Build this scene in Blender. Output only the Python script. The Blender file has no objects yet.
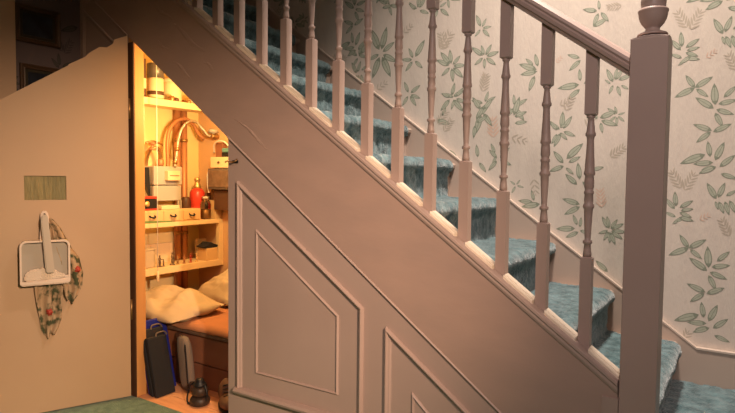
import bpy, bmesh, math, random
from mathutils import Vector, Matrix, noise
random.seed(7)
C = bpy.context.scene.collection
T = 0.7276            # pitch of the stairs (rise / going)
FL = -1.703           # hall floor height; everything is lifted by -FL at the very end
PI = math.pi

# ------------------------------------------------------------------ materials
def mat(name, col, rough=.6, metal=0, bump=0, bscale=40, col2=None, cscale=6, stretch=(1,1,1), spec=.4, emit=None, estr=0, detail=4, trans=0, sheen=0, mixpos=(.35,.65)):
    m = bpy.data.materials.new(name); m.use_nodes = True
    nt = m.node_tree; N = nt.nodes; L = nt.links
    b = N['Principled BSDF']
    b.inputs['Base Color'].default_value = (*col, 1)
    b.inputs['Roughness'].default_value = rough
    b.inputs['Metallic'].default_value = metal
    b.inputs['Specular IOR Level'].default_value = spec
    if trans: b.inputs['Transmission Weight'].default_value = trans
    if sheen:
        b.inputs['Sheen Weight'].default_value = sheen
        b.inputs['Sheen Roughness'].default_value = .5
    if emit:
        b.inputs['Emission Color'].default_value = (*emit, 1); b.inputs['Emission Strength'].default_value = estr
    if bump or col2:
        tc = N.new('ShaderNodeTexCoord'); mp = N.new('ShaderNodeMapping'); mp.inputs['Scale'].default_value = stretch
        L.new(tc.outputs['Object'], mp.inputs['Vector'])
    if bump:
        n = N.new('ShaderNodeTexNoise'); n.inputs['Scale'].default_value = bscale; n.inputs['Detail'].default_value = detail
        L.new(mp.outputs[0], n.inputs['Vector'])
        bp = N.new('ShaderNodeBump'); bp.inputs['Strength'].default_value = bump; bp.inputs['Distance'].default_value = .004
        L.new(n.outputs['Fac'], bp.inputs['Height']); L.new(bp.outputs[0], b.inputs['Normal'])
    if col2:
        n2 = N.new('ShaderNodeTexNoise'); n2.inputs['Scale'].default_value = cscale; n2.inputs['Detail'].default_value = 5
        L.new(mp.outputs[0], n2.inputs['Vector'])
        r = N.new('ShaderNodeValToRGB'); r.color_ramp.elements[0].position = mixpos[0]; r.color_ramp.elements[1].position = mixpos[1]
        r.color_ramp.elements[0].color = (*col, 1); r.color_ramp.elements[1].color = (*col2, 1)
        L.new(n2.outputs['Fac'], r.inputs['Fac']); L.new(r.outputs[0], b.inputs['Base Color'])
    return m

PAINT = mat('rose_beige_paint', (.425,.31,.272), .42, bump=.12, bscale=9, col2=(.455,.335,.295), cscale=3)
STRING = mat('rose_beige_string_paint', (.42,.293,.25), .38, bump=.5, bscale=7, col2=(.46,.315,.265), cscale=4, stretch=(1,1,2.2))
DOORP = mat('beige_door_paint', (.50,.33,.205), .5, bump=.08, bscale=8, col2=(.53,.36,.225), cscale=2)
WALLP = mat('wallpaper_ground', (.66,.56,.49), .75, bump=.35, bscale=160, col2=(.70,.60,.52), cscale=30, stretch=(1,1,.25))
LEAFO = mat('wallpaper_leaf_outline', (.25,.27,.205), .7)
LEAFF = mat('wallpaper_leaf_fill', (.40,.415,.325), .7, col2=(.48,.47,.38), cscale=60)
FERN = mat('wallpaper_fern', (.50,.42,.34), .7)
PINK = mat('wallpaper_pink_sprig', (.70,.48,.38), .7)
FILL = mat('pale_lit_fillet_paint', (.80,.68,.55), .4, bump=.1, bscale=12)  # light fillet paint, lightened further in place of lamp light
LITEDGE = mat('lit_ledge_paint', (.62,.50,.42), .45)  # pale tone for light caught on the skirting's top ledge
SKIRT = mat('skirting_paint', (.52,.40,.33), .45, bump=.1, bscale=12)
CARPET = mat('teal_carpet', (.030,.075,.085), 1, bump=1, bscale=170, col2=(.15,.25,.27), cscale=26, spec=.05, sheen=.6, mixpos=(.3,.72))
HALLC = mat('green_hall_carpet', (.06,.13,.08), 1, bump=1, bscale=200, col2=(.13,.22,.14), cscale=30, spec=.05, sheen=.3)
FLOORW = mat('bare_floorboards', (.66,.30,.16), .6, bump=.3, bscale=20, col2=(.78,.38,.20), cscale=9, stretch=(1,6,1))
LIDM = mat('dull_dark_tin', (.15,.13,.11), .4, .5)
CREAM = mat('cream_plaster', (.84,.64,.30), .8, bump=.15, bscale=30)
BACKW = mat('tan_cupboard_wall', (.62,.38,.20), .8, bump=.15, bscale=30)
SHELFM = mat('painted_shelf', (.78,.56,.30), .55, bump=.1, bscale=30)
WOOD = mat('pine_wood', (.50,.27,.11), .5, bump=.2, bscale=30, col2=(.60,.34,.15), cscale=12, stretch=(1,1,.15))
JAMB = mat('pine_jamb', (.58,.27,.09), .45, bump=.2, bscale=30, col2=(.68,.34,.12), cscale=14, stretch=(1,1,.1))
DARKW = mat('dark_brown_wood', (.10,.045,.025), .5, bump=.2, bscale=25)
BEDW = mat('reddish_bed_board', (.22,.085,.045), .55, bump=.2, bscale=20, col2=(.27,.11,.06), cscale=8, stretch=(.2,1,1))
COPPER = mat('copper_pipe', (.50,.22,.10), .5, .35)
CHROME = mat('braided_chrome', (.60,.55,.48), .35, .9, bump=.8, bscale=300)
BRASS = mat('aged_brass', (.42,.24,.10), .4, .8)
BLACK = mat('black_metal', (.012,.012,.014), .45)
BLACKF = mat('black_fabric', (.015,.014,.018), .85, bump=.3, bscale=90)
BLUE = mat('deep_blue_board', (.012,.02,.22), .4)
GREYM = mat('grey_painted_metal', (.42,.38,.33), .5, bump=.05, bscale=30)
DGREY = mat('dark_grey_plastic', (.14,.10,.08), .5)
WHITEP = mat('white_plastic', (.72,.66,.58), .4)
CREAMP = mat('cream_plastic', (.74,.56,.34), .45)
PANM = mat('pinkish_cream_plastic', (.74,.60,.50), .35)
PANG = mat('grey_pan_plastic', (.40,.35,.29), .4)
GRIPM = mat('warm_grey_grip', (.50,.42,.34), .4)
BRIST = mat('cream_bristles', (.76,.62,.50), .9, bump=1, bscale=220)
RED = mat('red_plastic', (.62,.05,.03), .35)
REDD = mat('dark_red_paint', (.40,.05,.03), .5)
GREENM = mat('green_cloth', (.16,.22,.07), .9, bump=.4, bscale=90)
TEALP = mat('teal_plastic', (.12,.28,.27), .4)
GOLD = mat('gold_cap', (.72,.50,.20), .35, .7)
GLASS = mat('clear_glass', (.90,.88,.82), .08, trans=1, spec=.5)
PILLOW = mat('cream_cotton', (.50,.38,.25), .9, bump=.3, bscale=25, spec=.1)
SHEET = mat('orange_sheet', (.46,.20,.10), .9, bump=.3, bscale=30, spec=.1)
TICK = mat('striped_brown_ticking', (.20,.12,.08), .9, bump=.3, bscale=60, col2=(.14,.08,.05), cscale=30)
GBAG = mat('grey_padded_fabric', (.20,.15,.12), .85, bump=.4, bscale=60)
TOOLM = mat('dark_painted_lead', (.10,.07,.04), .5, col2=(.22,.12,.06), cscale=40)
BOOTM = mat('dark_brown_leather', (.045,.028,.02), .45, bump=.4, bscale=50)
BROWNL = mat('tan_brown_leather', (.20,.10,.06), .6, bump=.4, bscale=40)
GILT = mat('dull_gilt_wood', (.10,.055,.03), .5, bump=.4, bscale=80)
PICD = mat('dark_landscape_picture', (.012,.012,.016), .35, col2=(.03,.035,.05), cscale=14)
PICM = mat('dark_mount', (.045,.035,.02), .6)
CLOTH = mat('printed_rag', (.46,.32,.20), .95, bump=.5, bscale=60, col2=(.07,.08,.04), cscale=30, mixpos=(.47,.60))
LABEL = mat('cream_label', (.75,.58,.36), .6)
TAN = mat('tan_card', (.66,.42,.20), .7)
BULBM = mat('lit_bulb', (1,.7,.35), .4, emit=(1,.62,.25), estr=12)
MESHG = mat('brass_vent_mesh', (.30,.25,.12), .5, .3, bump=.9, bscale=260, col2=(.20,.18,.09), cscale=90, stretch=(1,1,.1))
LITSTRIP = mat('lit_strip_beige', (.62,.42,.28), .6, bump=.1, bscale=10)  # beige of the wall strip where light falls
PLASTER = mat('ceiling_plaster', (.70,.66,.60), .9)
LEAFD = None

# ------------------------------------------------------------------ mesh helpers (world coordinates)
def nb(): return bmesh.new()
def box(bm, x0,x1,y0,y1,z0,z1, mi=0, bev=0):
    vs = [bm.verts.new((x,y,z)) for x in (x0,x1) for y in (y0,y1) for z in (z0,z1)]
    fs = []
    for q in ((0,1,3,2),(4,6,7,5),(0,4,5,1),(2,3,7,6),(0,2,6,4),(1,5,7,3)):
        f = bm.faces.new([vs[i] for i in q]); f.material_index = mi; fs.append(f)
    if bev:
        es = list({e for f in fs for e in f.edges})
        bmesh.ops.bevel(bm, geom=es, offset=bev, segments=2, affect='EDGES', profile=.5)
    return vs
def prism(bm, pts, axis, a, b, mi=0, bev=0):
    """pts: 2-D outline. axis 'y': pts are (x,z) extruded y a..b; 'x': (y,z); 'z': (x,y)."""
    def P(p, t):
        return {'y':(p[0],t,p[1]), 'x':(t,p[0],p[1]), 'z':(p[0],p[1],t)}[axis]
    A = [bm.verts.new(P(p,a)) for p in pts]; B = [bm.verts.new(P(p,b)) for p in pts]
    fs = [bm.faces.new(A), bm.faces.new(B[::-1])]
    n = len(pts)
    for i in range(n): fs.append(bm.faces.new((A[i],B[i],B[(i+1)%n],A[(i+1)%n])))
    for f in fs: f.material_index = mi
    if bev:
        es = list({e for f in fs for e in f.edges})
        bmesh.ops.bevel(bm, geom=es, offset=bev, segments=2, affect='EDGES', profile=.5)
    return A+B
def lathe(bm, prof, cx, cy, z0=0, n=20, mi=0, mtx=None, cap=True):
    """prof: list of (radius, height)."""
    rings = []
    for r,h in prof:
        ring = []
        for i in range(n):
            a = 2*PI*i/n; v = Vector((r*math.cos(a), r*math.sin(a), h))
            if mtx: v = mtx @ v
            ring.append(bm.verts.new(v + Vector((cx,cy,z0))))
        rings.append(ring)
    for A,B in zip(rings, rings[1:]):
        for i in range(n):
            f = bm.faces.new((A[i],A[(i+1)%n],B[(i+1)%n],B[i])); f.material_index = mi; f.smooth = True
    if cap:
        f = bm.faces.new(rings[0][::-1]); f.material_index = mi
        f = bm.faces.new(rings[-1]); f.material_index = mi
def tube(bm, pts, r, n=10, mi=0, smooth=True):
    """bent tube along points; r a number or one per point."""
    pts = [Vector(p) for p in pts]
    R = r if isinstance(r,(list,tuple)) else [r]*len(pts)
    rings = []; up = Vector((.13,.21,.97)).normalized()
    for i,p in enumerate(pts):
        d = (pts[min(i+1,len(pts)-1)] - pts[max(i-1,0)]).normalized()
        a = d.cross(up)
        if a.length < .05: a = d.cross(Vector((1,0,0)))
        a.normalize(); b = d.cross(a).normalized()
        if rings:
            pass
        rings.append([bm.verts.new(p + (a*math.cos(2*PI*k/n) + b*math.sin(2*PI*k/n))*R[i]) for k in range(n)])
    for A,B in zip(rings, rings[1:]):
        for k in range(n):
            f = bm.faces.new((A[k],A[(k+1)%n],B[(k+1)%n],B[k])); f.smooth = smooth; f.material_index = mi
    bm.faces.new(rings[0][::-1]).material_index = mi; bm.faces.new(rings[-1]).material_index = mi
def spline(pts, k=6):
    pts = [Vector(p) for p in pts]; out = []
    for i in range(len(pts)-1):
        p0 = pts[max(i-1,0)]; p1 = pts[i]; p2 = pts[i+1]; p3 = pts[min(i+2,len(pts)-1)]
        for j in range(k):
            t = j/k
            out.append(.5*((2*p1)+(p2-p0)*t+(2*p0-5*p1+4*p2-p3)*t*t+(3*p1-p0-3*p2+p3)*t**3))
    out.append(pts[-1]); return out
def blob(bm, c, s, sub=3, amp=0, fr=3, mi=0, rot=None, power=1):
    r = bmesh.ops.create_icosphere(bm, subdivisions=sub, radius=1)
    for v in r['verts']:
        p = v.co.copy()
        if power != 1: p = Vector([math.copysign(abs(q)**power, q) for q in p])
        d = 1 + amp*noise.noise(p*fr + Vector(c)*5)
        p = Vector((p.x*s[0]*d, p.y*s[1]*d, p.z*s[2]*d))
        if rot: p = rot @ p
        v.co = p + Vector(c)
    for v in r['verts']:
        for f in v.link_faces: f.smooth = True; f.material_index = mi

def build(name, bm, mats, parent=None, label=None, cat=None, group=None, kind=None, loc=None):
    bmesh.ops.recalc_face_normals(bm, faces=bm.faces)
    me = bpy.data.meshes.new(name)
    if loc is None:
        xs = [v.co for v in bm.verts]
        if parent is None:
            loc = Vector(((min(v.x for v in xs)+max(v.x for v in xs))/2, (min(v.y for v in xs)+max(v.y for v in xs))/2, min(v.z for v in xs)))
        else:
            loc = Vector(((min(v.x for v in xs)+max(v.x for v in xs))/2, (min(v.y for v in xs)+max(v.y for v in xs))/2, (min(v.z for v in xs)+max(v.z for v in xs))/2))
    loc = Vector(loc)
    for v in bm.verts: v.co -= loc
    bm.to_mesh(me); bm.free()
    if not isinstance(mats,(list,tuple)): mats = [mats]
    for m in mats: me.materials.append(m)
    o = bpy.data.objects.new(name, me); C.objects.link(o)
    if parent is not None:
        o.parent = parent; o.location = loc - wloc(parent)
    else: o.location = loc
    tag(o, label, cat, group, kind)
    return o
def wloc(o):
    v = Vector(o.location)
    while o.parent: o = o.parent; v += o.location
    return v
def tag(o, label=None, cat=None, group=None, kind=None):
    if label: o['label'] = label
    if cat: o['category'] = cat
    if group: o['group'] = group
    if kind: o['kind'] = kind
def thing(name, loc, label, cat, group=None, kind=None):
    o = bpy.data.objects.new(name, None); C.objects.link(o); o.location = loc; o.empty_display_size = .05
    tag(o, label, cat, group, kind); return o
def copy_tree(o, parent=None):
    c = o.copy(); C.objects.link(c); c.parent = parent
    for ch in [x for x in bpy.data.objects if x.parent == o]: copy_tree(ch, c)
    return c

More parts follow.
